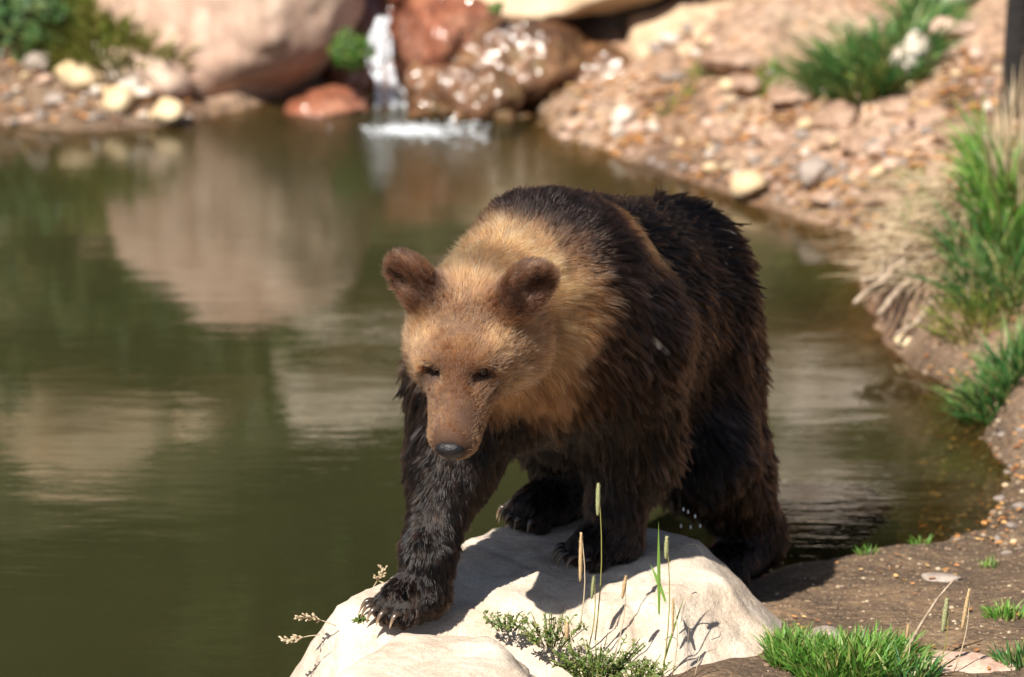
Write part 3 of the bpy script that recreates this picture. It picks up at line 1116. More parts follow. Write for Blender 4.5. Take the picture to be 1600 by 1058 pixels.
def nose_sdf(P):
    q = (P - nose_c) @ HA.T
    e = lambda c, r: (np.linalg.norm((q - np.array(c)) / np.array(r), axis=1) - 1) * min(r)
    d = e((0, 0, 0), (.022, .036, .022))
    d2 = e((-.006, 0, -.024), (.02, .016, .026))
    h = np.maximum(.015 - np.abs(d - d2), 0) / .015
    d = np.minimum(d, d2) - h * h * .015 * .25
    for s in (-1, 1):
        d = np.maximum(d, -e((.026, s * .021, -.006), (.012, .011, .009)))
        d = np.maximum(d, -e((.012, s * .040, -.010), (.014, .010, .006)))
    return d


nv_, nf_ = surface_nets(nose_sdf, nose_c - .07, nose_c + .07, .004)
bear_part('nose', mesh_from('bear_nose', nv_, nf_, nosem.m), body)
sv, sf = uv_sphere()
for q, dn_ in EYES:
    bear_part('eye', mesh_from('bear_eye', sv * .0145 + q + dn_ * .002, sf, eyem.m), body)
for base, d, toes, cl_len, z0 in PAWS:
    for tp, td in toes:
        mb = MB()
        k = 9
        ts = np.linspace(0, 1, k)
        pts = []
        start = tp + td * .022 + np.array([0, 0, .006])
        tip_z = z0 - .001
        for t_ in ts:
            pts.append(start + td * cl_len * (t_ ** .85) * .75 + np.array([0, 0, .010 * math.sin(math.pi * t_ * .8)
                       - (start[2] - tip_z) * t_ ** 2.2]))
        mb.tube(pts,   .0098 * (1 - ts ** 1.8) + .0008, 8, flat=.8)
        cm = mb.mesh('bear_claw', clawm.m)
        set_attr(cm, 'along', np.repeat(ts, 8), 'FLOAT')
        bear_part('claw', cm, body)
# ------------------------------------------------------------------ waterfall
fallm = Mat('falling_water')
fo = fallm.noise(18, 4, .6)
fallm.bsdf((.86, .88, .92), .12, fallm.bump(fallm.noise(55, 3), .8, .01), .8, Alpha=fallm.ramp(fo, [(.40, .0), (.66, .7)]))
fall = empty('waterfall', FALL, 'small white waterfall tumbling between the pink boulder and red rock', 'waterfall')
path = [at(598, 26, 7.05), at(592, 60, 6.98), at(596, 100, 6.92), at(608, 140, 6.86), at(622, 175, 6.80), at(632, 205, 6.74)]
path = np.array(path)
tt = np.linspace(0, 1, 24)
cp = np.stack([np.interp(tt, np.linspace(0, 1, 6), path[:, k]) for k in range(3)], -1)
for i in range(12):
    off = (i - 5.5) / 5.5
    w = .022 + .055 * tt ** 1.6
    q = cp + np.stack([off * w, rng.uniform(-.03, .01) - .04 * tt * rng.random() + 0 * tt, 0 * tt], -1) - np.array(FALL)
    q = q + .016 * np.stack([np.sin(tt * 14 + i), np.cos(tt * 11 + 2 * i), 0 * tt], -1)
    mb = MB(); mb.tube(q, (.004 + .007 * rng.random()) * (1 + .6 * tt), 6)
    obj('water_strand', mb.mesh('water_strand', fallm.m), fall)
foamm = Mat('foam')
foamm.bsdf((.80, .82, .85), .5, foamm.bump(foamm.noise(40, 4), .8, .01), .4, Alpha=.32)
fb = MB()
sv0, sf0 = ICO[2]
for i in range(300):
    a, r = rng.uniform(0, 2 * math.pi), abs(rng.normal(0, 1))
    c = np.array([.03 + math.cos(a) * r * .11, -.05 + math.sin(a) * r * .07, .004])
    fb.add(sv0 * np.array([1, 1, .6]) * rng.uniform(.004, .014) * (1.3 - .35 * min(r, 2.5)) + c, sf0)
fo_ = obj('foam', fb.mesh('foam', foamm.m), fall); fo_['kind'] = 'stuff'
# thin foam streaks drifting right of the fall
fb2 = MB()
for i in range(70):
    c = np.array([.08 + rng.random() ** 1.6 * .24, -.08 - rng.normal(0, .09), .002])
    fb2.add(sv0 * np.array([2.2, 1, .4]) * rng.uniform(.003, .008) + c, sf0)
fo2 = obj('foam', fb2.mesh('foam_streak', foamm.m), fall); fo2['kind'] = 'stuff'
# drops glinting on the wet rocks
dropm = Mat('water_drop')
dropm.bsdf((.9, .92, .95), .05, None, 1.0)

# ------------------------------------------------------------------ stones
def stone(px, py, r, mat, label, seed, flat=.65, asp=1.0, sink=.35, group=None, name='stone', Y=None):
    g = ground(px, py + 2) if Y is None else at(px, py, Y)
    return rock(name, (g[0], g[1], g[2] + r * flat * (1 - sink)), (r * asp, r, r * flat), seed, mat, label,
                rz=random.uniform(-.4, .4), sub=3, group=group, cat='stone', rough=.04, fine=.01)


stone(120, 132, .085, M_OCHRE, 'large oval ochre stone on the left bank above the waterline', 101, .62, 1.15)
stone(262, 188, .060, M_OCHRE, 'round yellowish stone half in the water below the pink boulder', 102, .8, 1.1)
stone(205, 145, .045, M_PALE, 'whitish angular stone on top of the pale heap by the pink boulder', 103, .9)
stone(190, 170, .060, M_OCHRE, 'cream stone at the base of the pale heap by the pink boulder', 104, .9)
stone(225, 158, .035, M_PALE, 'small whitish stone right side of the pale heap', 105, .8)
stone(150, 152, .028, M_PALE, 'small white pebble between the ochre oval and the pale heap', 106, .8)
stone(62, 108, .055, M_GREY, 'dull grey stone under the ivy on the left bank', 107, .7)
stone(150, 90, .050, M_PALE, 'pale pinkish stone under the grass above the ochre oval', 108, .6)
stone(85, 165, .04, M_GREY, 'brown stone at the left waterline below the ochre oval', 109, .6)
stone(1409, 122, .068, M_PALE, 'lower of two bright white stones below the big grass tuft', 111, 1.0, .75, .3)
stone(1432, 108, .068, M_PALE, 'upper of two bright white stones below the big grass tuft', 112, 1.1, .75, .3)
stone(1490, 12, .07, M_PALE, 'pale stone high on the bank right of the big grass tuft', 113, .7, 1.2)
stone(1485, 58, .075, M_PINK, 'pinkish rough rock beside the big grass tuft', 114, .6, 1.2)
stone(1270, 288, .07, M_GREY, 'round dark grey stone at the waterline of the far bank', 115, .8)
stone(1372, 282, .032, M_OCHRE, 'small yellow round stone on the far bank near the roots', 116, .9)
stone(975, 192, .045, M_PALE, 'bright white stone on the gravel below the tan boulder', 117, .8)
stone(965, 212, .035, M_PALE, 'white stone just below the brightest one on the gravel', 118, .8)
stone(1410, 540, .034, M_OCHRE, 'pale rounded stone at the waterline under the roots', 119, .7, 1.1)
rock('stone_slab', ground(1480, 1040) + np.array([0, 0, -.012]), (.16, .10, .035), 120, M_PINK, 'flat pinkish slab lying in the mud among dry stems', rz=-.2, sub=4, cat='stone')
stone(1290, 1000, .04, M_GREY, 'brownish stone at the edge of the near grass', 121, .5)
stone(1470, 905, .04, M_GREY, 'low sandy stone on the mud behind the dry stems', 122, .3, 1.5, .7)

CLOD = rock_mat('earth_clod', (.20, .115, .07), (.34, .215, .145), (.46, .32, .235), 5.0, .95, .9)
for i, (px, py, r, lab) in enumerate([
        (1150, 105, .10, 'pink crumbly clod on the earth pile beside the tan boulder'), (1165, 140, .07, 'pinkish clod under the crumbly one on the earth pile'),
        (1245, 150, .09, 'smooth pinkish earth lump left of the big grass tuft'), (1310, 190, .08, 'brown clod below the yellow green fringe'),
        (1400, 175, .06, 'brownish lump right below the two white stones'), (1450, 190, .07, 'rough pink clod on the slope by the dark bare tree'),
        (1500, 220, .08, 'pinkish rough lump beside the tall reeds'), (1350, 235, .07, 'grey pink clod midway on the far bank'),
        (1210, 220, .07, 'low brown clod above the round dark grey stone'), (1130, 215, .06, 'rust brown lump near the white stones on the gravel'),
        (1390, 320, .07, 'brown clod where the far bank meets the root mound'), (1290, 310, .05, 'dark muddy lump at the waterline beside the round grey stone')]):
    g = ground(px, py)
    rock('earth_clod', (g[0], g[1], g[2] + r * .12), (r * 1.3, r, r * .6), 140 + i, CLOD, lab, rz=i * 1.3, sub=4, cat='clod', rough=.14, fine=.03)

PEB = []
for i in range(7):
    v, f = rock_shape((1.1, .9, .65), 200 + i, 2, rough=.08, fine=.0)
    PEB.append([mesh_from('pebble', v, f, m) for m in (M_PALE, M_OCHRE, M_GREY, M_PINK, M_TAN)])


def pebbles(n, xr, yr, size, label, group, weights, cond=None):
    px, py = rng.uniform(*xr, n * 3), rng.uniform(*yr, n * 3)
    if cond is not None:
        k = cond(px, py); px, py = px[k], py[k]
    P = ground_many(px[:n], py[:n])
    for g in P:
        s = size * math.exp(rng.normal(0, .38))
        mi = rng.choice(5, p=weights)
        tone = ('whitish', 'ochre yellow', 'grey brown', 'pinkish', 'tan')[mi]
        big = 'bigger' if s > size * 1.35 else 'tiny' if s < size * .75 else 'small'
        o = obj('pebble', PEB[rng.integers(7)][mi], None, (g[0], g[1], g[2] + s * .22), '%s %s pebble %s' % (big, tone, label), 'pebble', '%s %s pebbles %s' % (big, tone, group))
        o.scale = (s, s, s)
        o.rotation_euler = (rng.uniform(-.3, .3), rng.uniform(-.3, .3), rng.uniform(0, 6.28))


pebbles(135, (840, 1540), (175, 370), .019, 'among fallen leaves on the far bank', 'of the far bank', [.10, .2, .3, .3, .1],
        lambda x, y: (y > 190 + (x - 850) * .02) & (y < 215 + (x - 850) * .30))
pebbles(70, (1000, 1560), (20, 200), .022, 'on the upper slope round the big grass tuft', 'of the upper slope', [.12, .1, .25, .43, .1])
pebbles(45, (0, 300), (120, 205), .020, 'on the left bank by the large ochre oval', 'of the left bank', [.25, .3, .3, .15, 0])
pebbles(20, (1530, 1600), (640, 900), .011, 'at the muddy edge below the low grass patch', 'at the muddy edge', [.0, .1, .9, 0, .0])

# ------------------------------------------------------------------ fallen leaves, straw, gravel (beyond counting)
leafm = Mat('fallen_leaf')
ri = leafm.attr('tone').outputs['Fac']
leafm.bsdf(leafm.ramp(ri, [(0, (.16, .07, .03)), (.4, (.36, .15, .045)), (.75, (.50, .24, .07)), (1, (.46, .32, .14))]), .7)


def litter(n, xr, yr, size, cond=None):
    px, py = rng.uniform(*xr, n), rng.uniform(*yr, n)
    if cond is not None:
        k = cond(px, py); px, py = px[k], py[k]
    P = ground_many(px, py)
    V, F, T = [], [], []
    for i, g in enumerate(P):
        s = size * rng.uniform(.6, 1.4)
        a = rng.uniform(0, 6.28)
        R = rot_z(a)
        c = rng.uniform(-.1, .45)
        L = np.array([(-1, 0, 0), (-.3, .42, c * .5), (.5, .34, c * .4), (1, 0, .25 * c), (.5, -.34, c * .4), (-.3, -.42, c * .5), (.1, 0, -.05)]) * s
        L = L @ np.array(Matrix.Rotation(rng.normal(0, .35), 3, 'X')).T
        V.append(L @ R.T + g + np.array([0, 0, .006 + .2 * s]))
        b = i * 7
        F += [(b, b + 6, b + 1), (b + 1, b + 6, b + 2), (b + 2, b + 6, b + 3), (b + 3, b + 6, b + 4), (b + 4, b + 6, b + 5), (b + 5, b + 6, b)]
        T += [rng.random()] * 7
    me = mesh_from('leaf_litter', np.concatenate(V), np.array(F), leafm.m)
    set_attr(me, 'tone', T, 'FLOAT')
    return me


obj('leaf_litter', litter(3200, (830, 1600), (90, 400), .020, lambda x, y: (y < 215 + (x - 850) * .31) & (fbm(np.stack([x / 70, y / 28, 0 * x], -1), 51, 3) > rng.normal(.05, .25, len(x)))), None,
    label='orange brown fallen leaves strewn over the far bank', cat='leaves', kind='stuff')
obj('leaf_litter', litter(420, (1220, 1600), (820, 1058), .009, lambda x, y: fbm(np.stack([x / 60, y / 30, 0 * x], -1), 53, 3) > rng.normal(.15, .25, len(x))), None, label='orange brown leaf scraps on the near mud', cat='leaves', kind='stuff')
obj('leaf_litter', litter(420, (1440, 1600), (520, 860), .012, lambda x, y: fbm(np.stack([x / 50, y / 40, 0 * x], -1), 57, 3) > rng.normal(.1, .25, len(x))), None,
    label='rusty leaf scraps on the earth below the low green patch', cat='leaves', kind='stuff')
obj('leaf_litter', litter(150, (0, 300), (90, 200), .02), None, label='brown leaf scraps on the left bank', cat='leaves', kind='stuff')
gravm = Mat('gravel')
gravm.bsdf(gravm.ramp(gravm.attr('tone').outputs['Fac'], [(0, (.06, .04, .025)), (.55, (.17, .11, .065)), (.9, (.26, .18, .11)), (1, (.45, .36, .25))]), .7)


def gravel(n, xr, yr, size, cond=None):
    px, py = rng.uniform(*xr, n), rng.uniform(*yr, n)
    if cond is not None:
        k = cond(px, py); px, py = px[k], py[k]
    P = ground_many(px, py)
    v0, f0 = ico(1)
    V = np.concatenate([v0 * np.array([1, 1, .6]) * size * math.exp(rng.normal(0, .4)) + g for g in P])
    F = np.concatenate([f0 + i * len(v0) for i in range(len(P))])
    me = mesh_from('gravel', V, F, gravm.m)
    set_attr(me, 'tone', np.repeat(rng.random(len(P)), len(v0)), 'FLOAT')
    return me


obj('gravel', gravel(1600, (1190, 1600), (850, 1058), .0036), None, label='fine gritty gravel scattered on the near mud', cat='gravel', kind='stuff')
obj('gravel', gravel(900, (1440, 1600), (540, 870), .006), None, label='brown grit on the earth at the muddy edge', cat='gravel', kind='stuff')
obj('gravel', gravel(2400, (830, 1600), (130, 400), .008, lambda x, y: (y < 215 + (x - 850) * .31) & (fbm(np.stack([x / 70, y / 28, 0 * x], -1), 52, 3) > rng.normal(.05, .25, len(x)))), None,
    label='coarse grit between the leaves of the far bank', cat='gravel', kind='stuff')

# ------------------------------------------------------------------ grass
def grass_mat(name, c1, c2, dry):
    m = Mat(name)
    t = m.attr('tone').outputs['Fac']
    col = m.ramp(t, [(0, c1), (.45, c2), (.62, tuple(.5 * a + .5 * b for a, b in zip(c2, dry))), (.74, c2), (.9, c1), (1, dry)])
    b = m.bsdf(col, .45, None, .4)
    tl = m.n('BsdfTranslucent', Color=col)
    mx = m.n('MixShader', i0=.28); m.put(mx, 1, b); m.put(mx, 2, tl)
    m.t.links.new(mx.outputs[0], m.out.inputs['Surface'])
    return m.m


G_BLUE = grass_mat('blue_green_grass', (.030, .105, .028), (.095, .22, .05), (.40, .33, .13))
G_GREEN = grass_mat('green_grass', (.055, .16, .02), (.14, .30, .045), (.42, .34, .13))
G_OLIVE = grass_mat('olive_grass', (.10, .14, .022), (.24, .27, .05), (.42, .32, .12))
G_DRY = grass_mat('dry_straw', (.42, .31, .19), (.58, .46, .30), (.64, .54, .38))


def tuft_mesh(n, rx, ry, hgt, width, lean=(0, 0), mat=G_GREEN, spread=.6, follow=None):
    mb = MB(); tone = []
    for i in range(n):
        a, r = rng.uniform(0, 6.28), math.sqrt(rng.random())
        bx, by = math.cos(a) * r * rx, math.sin(a) * r * ry
        h = hgt * rng.uniform(.5, 1.15) * (1 - .35 * r)
        o = np.array([math.cos(a) * r + rng.normal(0, .45), math.sin(a) * r + rng.normal(0, .45), 0]) * spread * h
        o[:2] += np.array(lean) * h
        bz = 0 if follow is None else gz(follow[0] + bx, follow[1] + by) - follow[2]
        mb.blade((bx, by, bz - .01), (bx + o[0], by + o[1], bz + h * rng.uniform(.55, 1)), width * rng.uniform(.7, 1.3), (-o[0] * .5, -o[1] * .5, h * .35), 4)
        tone += [rng.random()] * 15
    me = mb.mesh('grass_tuft', mat)
    set_attr(me, 'tone', tone, 'FLOAT')
    return me


def tuft(px, py, n, rx, ry, hgt, width, label, mat=G_GREEN, lean=(0, 0), spread=.6, group=None, g=None, cat='grass tuft'):
    g = ground(px, py) if g is None else g
    return obj('grass_tuft', tuft_mesh(n, rx, ry, hgt, width, lean, mat, spread, g), None, g, label, cat, group)


tuft(1370, 105, 900, .24, .20, .22, .010, 'big blue green grass tuft above the two white stones', G_BLUE, (-.1, -.25), .8)
tuft(1355, 145, 180, .10, .06, .12, .008, 'yellow green fringe hanging below the big grass tuft', G_OLIVE, (0, -.4), .8)
tuft(1450, 40, 260, .10, .10, .20, .010, 'dark green grass clump below the pale stone high on the bank', G_BLUE, (.1, -.2), .8)
tuft(1205, 135, 70, .05, .04, .10, .006, 'small green tuft on the pink earth pile', G_GREEN)
tuft(1098, 120, 70, .05, .04, .09, .006, 'thin olive tuft in the seam beside the tan boulder', G_OLIVE)
tuft(1060, 165, 60, .06, .03, .06, .006, 'low olive tuft at the foot of the tan boulder', G_OLIVE)
tuft(1195, 150, 40, .03, .03, .12, .006, 'dry olive tuft under the small green one', G_OLIVE)
tuft(1565, 330, 420, .10, .30, .30, .009, 'tall green reeds on the right bank by the dark trunk', G_GREEN, (-.15, -.1), .5)
tuft(1555, 440, 420, .14, .28, .22, .008, 'long arching grass above the root mound', G_BLUE, (-.25, -.2), .7)
tuft(1590, 300, 160, .08, .3, .45, .007, 'tall straw coloured stems in front of the dark trunk', G_DRY, (0, 0), .25)
tuft(1575, 600, 520, .13, .16, .17, .008, 'low blue green grass patch below the root mound', G_BLUE, (-.1, -.2), .8)
tuft(1530, 490, 420, .15, .2, .11, .006, 'yellowish short grass between root mound and low green patch', G_OLIVE, (-.1, -.2), .9)
tuft(1440, 330, 60, .06, .10, .10, .006, 'thin green tuft behind the root mound', G_GREEN)
tuft(1420, 290, 40, .04, .04, .10, .006, 'sparse tuft above the round stone', G_OLIVE)
tuft(180, 70, 900, .26, .22, .24, .010, 'yellow green grass hanging over the left bank', G_OLIVE, (0, -.35), .7)
tuft(110, 30, 600, .30, .2, .24, .010, 'brownish grass behind the ivy', G_OLIVE, (0, -.2), .7)
tuft(1335, 1040, 1700, .17, .16, .095, .006, 'bright green near grass patch beside the cream boulder', G_GREEN, (.05, -.1), .6)
tuft(1245, 1028, 700, .08, .13, .085, .005, 'grass fringe hugging the right foot of the cream boulder', G_GREEN, (.05, -.05), .6)
tuft(1420, 1060, 160, .07, .06, .09, .006, 'blue green grass beside the pinkish slab', G_BLUE, (0, 0), .7)
tuft(1570, 965, 110, .05, .05, .06, .006, 'small lone green tuft on the near mud behind the seeding stalk', G_GREEN)
tuft(1590, 1040, 90, .05, .05, .08, .006, 'dark green tuft on the mud beyond the pinkish slab', G_BLUE)
for px, py in ((1300, 872), (1355, 866), (1545, 888), (1440, 850)):
    tuft(px, py, 30, .03, .03, .045, .004, 'tiny green sprout at the near waterline', G_GREEN, group='sprouts at the near waterline')
moss = tuft(0, 0, 420, .09, .05, .06, .008, 'bright green moss clump left of the falling water', G_GREEN, (0, -.6), 1.0, g=at(548, 112, 6.68), cat='moss') if False else None

# ------------------------------------------------------------------ leafy plants
ivym = grass_mat('ivy_leaf', (.03, .075, .02), (.085, .15, .04), (.20, .21, .09))


def leafy(center, radii, n, size, name, label, cat, mat, stems=6, droop=.3):
    root = empty(name, center, label, cat)
    mb = MB(); tone = []
    st = MB()
    for i in range(stems):
        a = rng.uniform(0, 6.28)
        e = np.array([math.cos(a) * radii[0] * .7, math.sin(a) * radii[1] * .7, radii[2] * rng.uniform(.6, 1.6)])
        tq = np.linspace(0, 1, 5)[:, None]
        st.tube(e * tq + np.array([0, 0, .3]) * radii[2] * tq * (1 - tq), .006 * (1.2 - tq[:, 0]), 5)
    for i in range(n):
        u = nz(rng.normal(0, 1, 3)); r = rng.random() ** .4
        c = u * r * np.array(radii) + np.array([0, 0, radii[2] * .9])
        c = c * (1 + .25 * vnoise(c[None] * 6 / max(radii), 5)[0])
        s = size * rng.uniform(.6, 1.3)
        f = nz(u + rng.normal(0, .5, 3) + np.array([0, -.3, .3]))
        a = nz(np.cross(f, rng.normal(0, 1, 3))); b = np.cross(f, a)
        L = [c - a * s, c - b * s * .6 + f * s * .12, c + a * s * .2 - b * s * .5 + f * s * .1, c + a * s, c + a * s * .2 + b * s * .5 + f * s * .1, c + b * s * .6 + f * s * .12]
        mb.add(L, [(0, 1, 2, 3), (0, 3, 4, 5)])
        tone += [rng.random()] * 6
    me = mb.mesh(name + '_foliage', mat, False)
    set_attr(me, 'tone', tone, 'FLOAT')
    fo = obj('foliage', me, root); fo['kind'] = 'stuff'
    obj('stem', st.mesh(name + '_stem', M_BARK), root)
    return root


bk = Mat('bark')
bk.bsdf(bk.ramp(bk.noise(14, 5, .65), [(.35, (.03, .02, .013)), (.65, (.10, .07, .045))]), .9, bk.bump(bk.noise(30, 4), .8, .02))
M_BARK = bk.m
leafy(at(28, 110, 6.9), (.22, .2, .20), 1100, .030, 'ivy_bush', 'dark glossy ivy bush above the dull grey stone', 'bush', ivym)
leafy(at(70, 55, 7.3), (.20, .2, .16), 500, .030, 'leafy_shrub', 'green shrub behind the ivy bush', 'bush', ivym)
mossm = grass_mat('moss', (.03, .09, .012), (.09, .19, .025), (.2, .2, .05))
leafy(at(548, 108, 6.66), (.085, .05, .075), 700, .012, 'moss_cushion', 'bright green moss cushion left of the falling water', 'moss', mossm, 3)
leafy(at(775, 22, 6.72), (.03, .03, .025), 120, .010, 'moss_cushion', 'small green sprig on the slab edge above the wet face', 'moss', mossm, 3)

shrubm = grass_mat('shrub_leaf', (.03, .055, .012), (.08, .11, .025), (.24, .19, .07))
for px, py, r, lab in [(60, 350, .22, 'leafy shrub mirrored under the ivy bush'), (150, 400, .20, 'small shrub mirrored under the ochre oval stone'), (235, 345, .16, 'grassy shrub mirrored beside the pink boulder'),
                       (330, 480, .20, 'shrub mirrored under the middle of the pink boulder'), (190, 520, .24, 'broad shrub on the upper bank before the bulky tan rock'), (400, 560, .18, 'shrub mirrored beside the pale block'),
                       (30, 520, .22, 'shrub on the upper bank beside the bulky tan rock'), (640, 640, .20, 'shrub mirrored below the bear head'), (1180, 600, .16, 'shrub mirrored beside the widest pale rock'),
                       (1400, 600, .2, 'shrub mirrored right of the widest pale rock'), (460, 480, .12, 'tiny shrub mirrored above the pale block'), (90, 640, .22, 'shrub mirrored below the tan rock'), (270, 420, .16, 'shrub mirrored in the lower part of the pink boulder reflection'), (480, 380, .13, 'shrub mirrored under the moss cushion')]:
    leafy(mirror(px, py), (r, r, r * .8), 420, .038, 'bank_shrub', lab, 'shrub', shrubm, 4)

# trees behind the bank (mirrored in the pond)
treem = grass_mat('tree_leaf', (.018, .035, .008), (.05, .075, .016), (.12, .11, .03))
birch = Mat('pale_bark')
birch.bsdf(birch.ramp(birch.noise(9, 5, .65), [(.4, (.16, .12, .08)), (.6, (.45, .37, .27))]), .85)


def tree_parts(h, seed, pale):
    r = np.random.default_rng(seed)
    tb = MB()
    tq = np.linspace(0, 1, 9)
    pts = np.stack([.15 * np.sin(tq * 3 + seed), .12 * np.cos(tq * 2.3 + seed), tq * h * .92], -1)
    tb.tube(pts, .10 * (1.08 - tq), 9)
    V, T = [], []
    for i in range(22):
        t = r.uniform(.03, .95); a = r.uniform(0, 6.28)
        b = np.array([np.interp(t, tq, pts[:, k]) for k in range(3)])
        L = (1.5 - t) * r.uniform(.6, 1.1)
        e = b + np.array([math.cos(a) * L, math.sin(a) * L, .35 * L])
        tb.tube(np.linspace(b, e, 4), np.array([.035, .026, .018, .008]), 5)
        n = 190
        c = b + (e - b) * r.uniform(.2, 1.1, (n, 1)) + r.normal(0, .25, (n, 3))
        s_ = r.uniform(.09, .18, (n, 1))
        f = nz(r.normal(0, 1, (n, 3))); u = nz(np.cross(f, r.normal(0, 1, (n, 3)))); d = np.cross(f, u)
        V.append(np.stack([c - u * s_, c - d * s_ * .5, c + u * s_, c + d * s_ * .5], 1).reshape(-1, 3))
        T.append(np.repeat(r.random(n), 4))
    V = np.concatenate(V)
    me = mesh_from('tree_crown', V, np.arange(len(V)).reshape(-1, 4), treem, False)
    set_attr(me, 'tone', np.concatenate(T), 'FLOAT')
    return tb.mesh('tree_trunk', birch.m if pale else M_BARK), me


PROTO = [(tree_parts(5.4, 301, False), False), (tree_parts(5.0, 302, True), True), (tree_parts(6.0, 303, False), False)]
for i, (x, y, k) in enumerate([(-3.3, 10.6, 0), (-2.35, 10.0, 1), (-1.75, 11.2, 2), (-1.05, 10.3, 1), (-.3, 11.4, 0), (.55, 10.6, 2), (1.35, 11.3, 0), (2.2, 10.4, 1),
                               (3.1, 11.2, 2), (-4.3, 11.6, 0), (4.2, 10.8, 2), (-3.9, 13.2, 2), (-2.6, 12.9, 0), (-1.3, 13.3, 2), (-.1, 13.0, 0), (1.1, 13.4, 2), (2.4, 12.8, 0), (3.7, 13.2, 2)]):
    (tm, cm_), pale = PROTO[k]
    root = empty('tree', (x, y, gz(x, y) - .05), ('pale barked leafy tree' if pale else 'dark leafy tree') + (' in the back row' if y > 12.5 else ' just') + ' behind the far bank', 'tree',
                 ('pale trees' if pale else 'dark trees') + (' of the back row' if y > 12.5 else ' behind the far bank'))
    root.rotation_euler = (0, 0, i * 1.7)
    obj('trunk', tm, root)
    c = obj('crown', cm_, root); c['kind'] = 'stuff'

# dark trunk at the right edge
dk = Mat('dark_bark')
dk.bsdf(dk.ramp(dk.noise(20, 5, .65), [(.35, (.004, .003, .003)), (.7, (.014, .010, .008))]), .9, dk.bump(dk.noise(40, 4), .8, .02))
pt = at(1584, 175, 5.2)
mb = MB()
tq = np.linspace(0, 1, 10)
zz = gz(pt[0], pt[1])
mb.tube(np.stack([.02 * np.sin(tq * 4), .02 * tq, tq * 2.6 - .05], -1), .042 * (1.15 - .3 * tq) + .004 * np.sin(tq * 23), 10)
obj('dead_tree', mb.mesh('dead_tree', dk.m), None, (pt[0], pt[1], zz), 'thin blackish bare tree standing behind the tall straw stems', 'tree')

# ------------------------------------------------------------------ root mound: sticks and straw
stickm = Mat('weathered_wood')
stickm.bsdf(stickm.ramp(stickm.noise(30, 5, .7), [(.3, (.16, .11, .075)), (.55, (.36, .27, .19)), (.75, (.52, .42, .32))]), .85, stickm.bump(stickm.noise(90, 4), .7, .01))


def stick(a, b, r, label, group=None, Y0=None, lift=0.02):
    a, b = np.asarray(a), np.asarray(b)
    tq = np.linspace(0, 1, 8)[:, None]
    q = a + (b - a) * tq + rng.normal(0, .05, (1, 3)) * np.linalg.norm(b - a) * tq * (1 - tq) * 3 + rng.normal(0, r * .35, (8, 3))
    mb = MB(); mb.tube(q - a, r * (1.15 - .55 * tq[:, 0]), 7)
    return obj('stick', mb.mesh('stick', stickm.m), None, a, label, 'stick', group)


YR = 3.55
for (x0, y0, x1, y1, dy, r, lab) in [
        (1420, 400, 1338, 473, -.15, .013, 'longest bare root, blunt ended, poking furthest over the water'), (1400, 408, 1345, 438, -.05, .010, 'short thick root just above the longest one'),
        (1432, 425, 1372, 492, -.2, .013, 'stout pale root below the longest one'), (1478, 440, 1400, 525, -.25, .012, 'crooked grey root reaching down to the waterline'),
        (1440, 395, 1362, 450, -.1, .007, None), (1420, 445, 1388, 478, -.2, .006, None), (1462, 470, 1448, 525, -.2, .008, None), (1450, 360, 1395, 405, 0, .008, None),
        (1490, 420, 1455, 505, -.22, .006, None), (1500, 380, 1425, 412, -.1, .006, None), (1465, 400, 1418, 462, -.18, .005, None),
        (1478, 320, 1408, 385, .1, .007, None), (1425, 470, 1412, 515, -.22, .005, None), (1380, 400, 1365, 470, -.12, .004, None), (1400, 440, 1350, 462, -.14, .004, None)]:
    stick(at(x0, y0, YR + dy + .12), at(x1, y1, YR + dy - .08), r, lab or 'thin weathered rootlet poking from the mound over the water', None if lab else 'rootlets of the right bank mound')
stick(ground(140, 95) + [0, 0, .04], ground(192, 142) + [0, 0, .03], .012, 'grey stick leaning beside the ochre oval stone')
stick(ground(1410, 1040) + [0, 0, .02], at(1490, 905, ground(1410, 1040)[1] + .02), .0045, 'thick dry bent stalk rising beside the pinkish slab')
# straw thatch on the mound
V = MB(); tone = []
P = ground_many(rng.uniform(1375, 1530, 1500), rng.uniform(280, 450, 1500))
for g in P:
    d = np.array([-.6 + rng.normal(0, .75), -.4 + rng.normal(0, .75), -.2 + rng.normal(0, .2)]) * rng.uniform(.05, .13)
    V.blade(g + [0, 0, .004], g + d + [0, 0, .03], .006, (0, 0, .02), 3)
    tone += [rng.random()] * 12
me = V.mesh('straw', G_DRY); set_attr(me, 'tone', tone, 'FLOAT')
obj('straw', me, None, label='pale dry straw matted over the root mound', cat='straw', kind='stuff')

# ------------------------------------------------------------------ weeds on the near boulders
seedm = Mat('seed_head')
seedm.bsdf(seedm.ramp(seedm.noise(300, 3), [(.35, (.14, .17, .06)), (.6, (.33, .31, .16))]), .8)
seedd = Mat('dry_seed_head')
seedd.bsdf(seedd.ramp(seedd.noise(300, 3), [(.35, (.30, .19, .09)), (.6, (.50, .36, .19))]), .8)


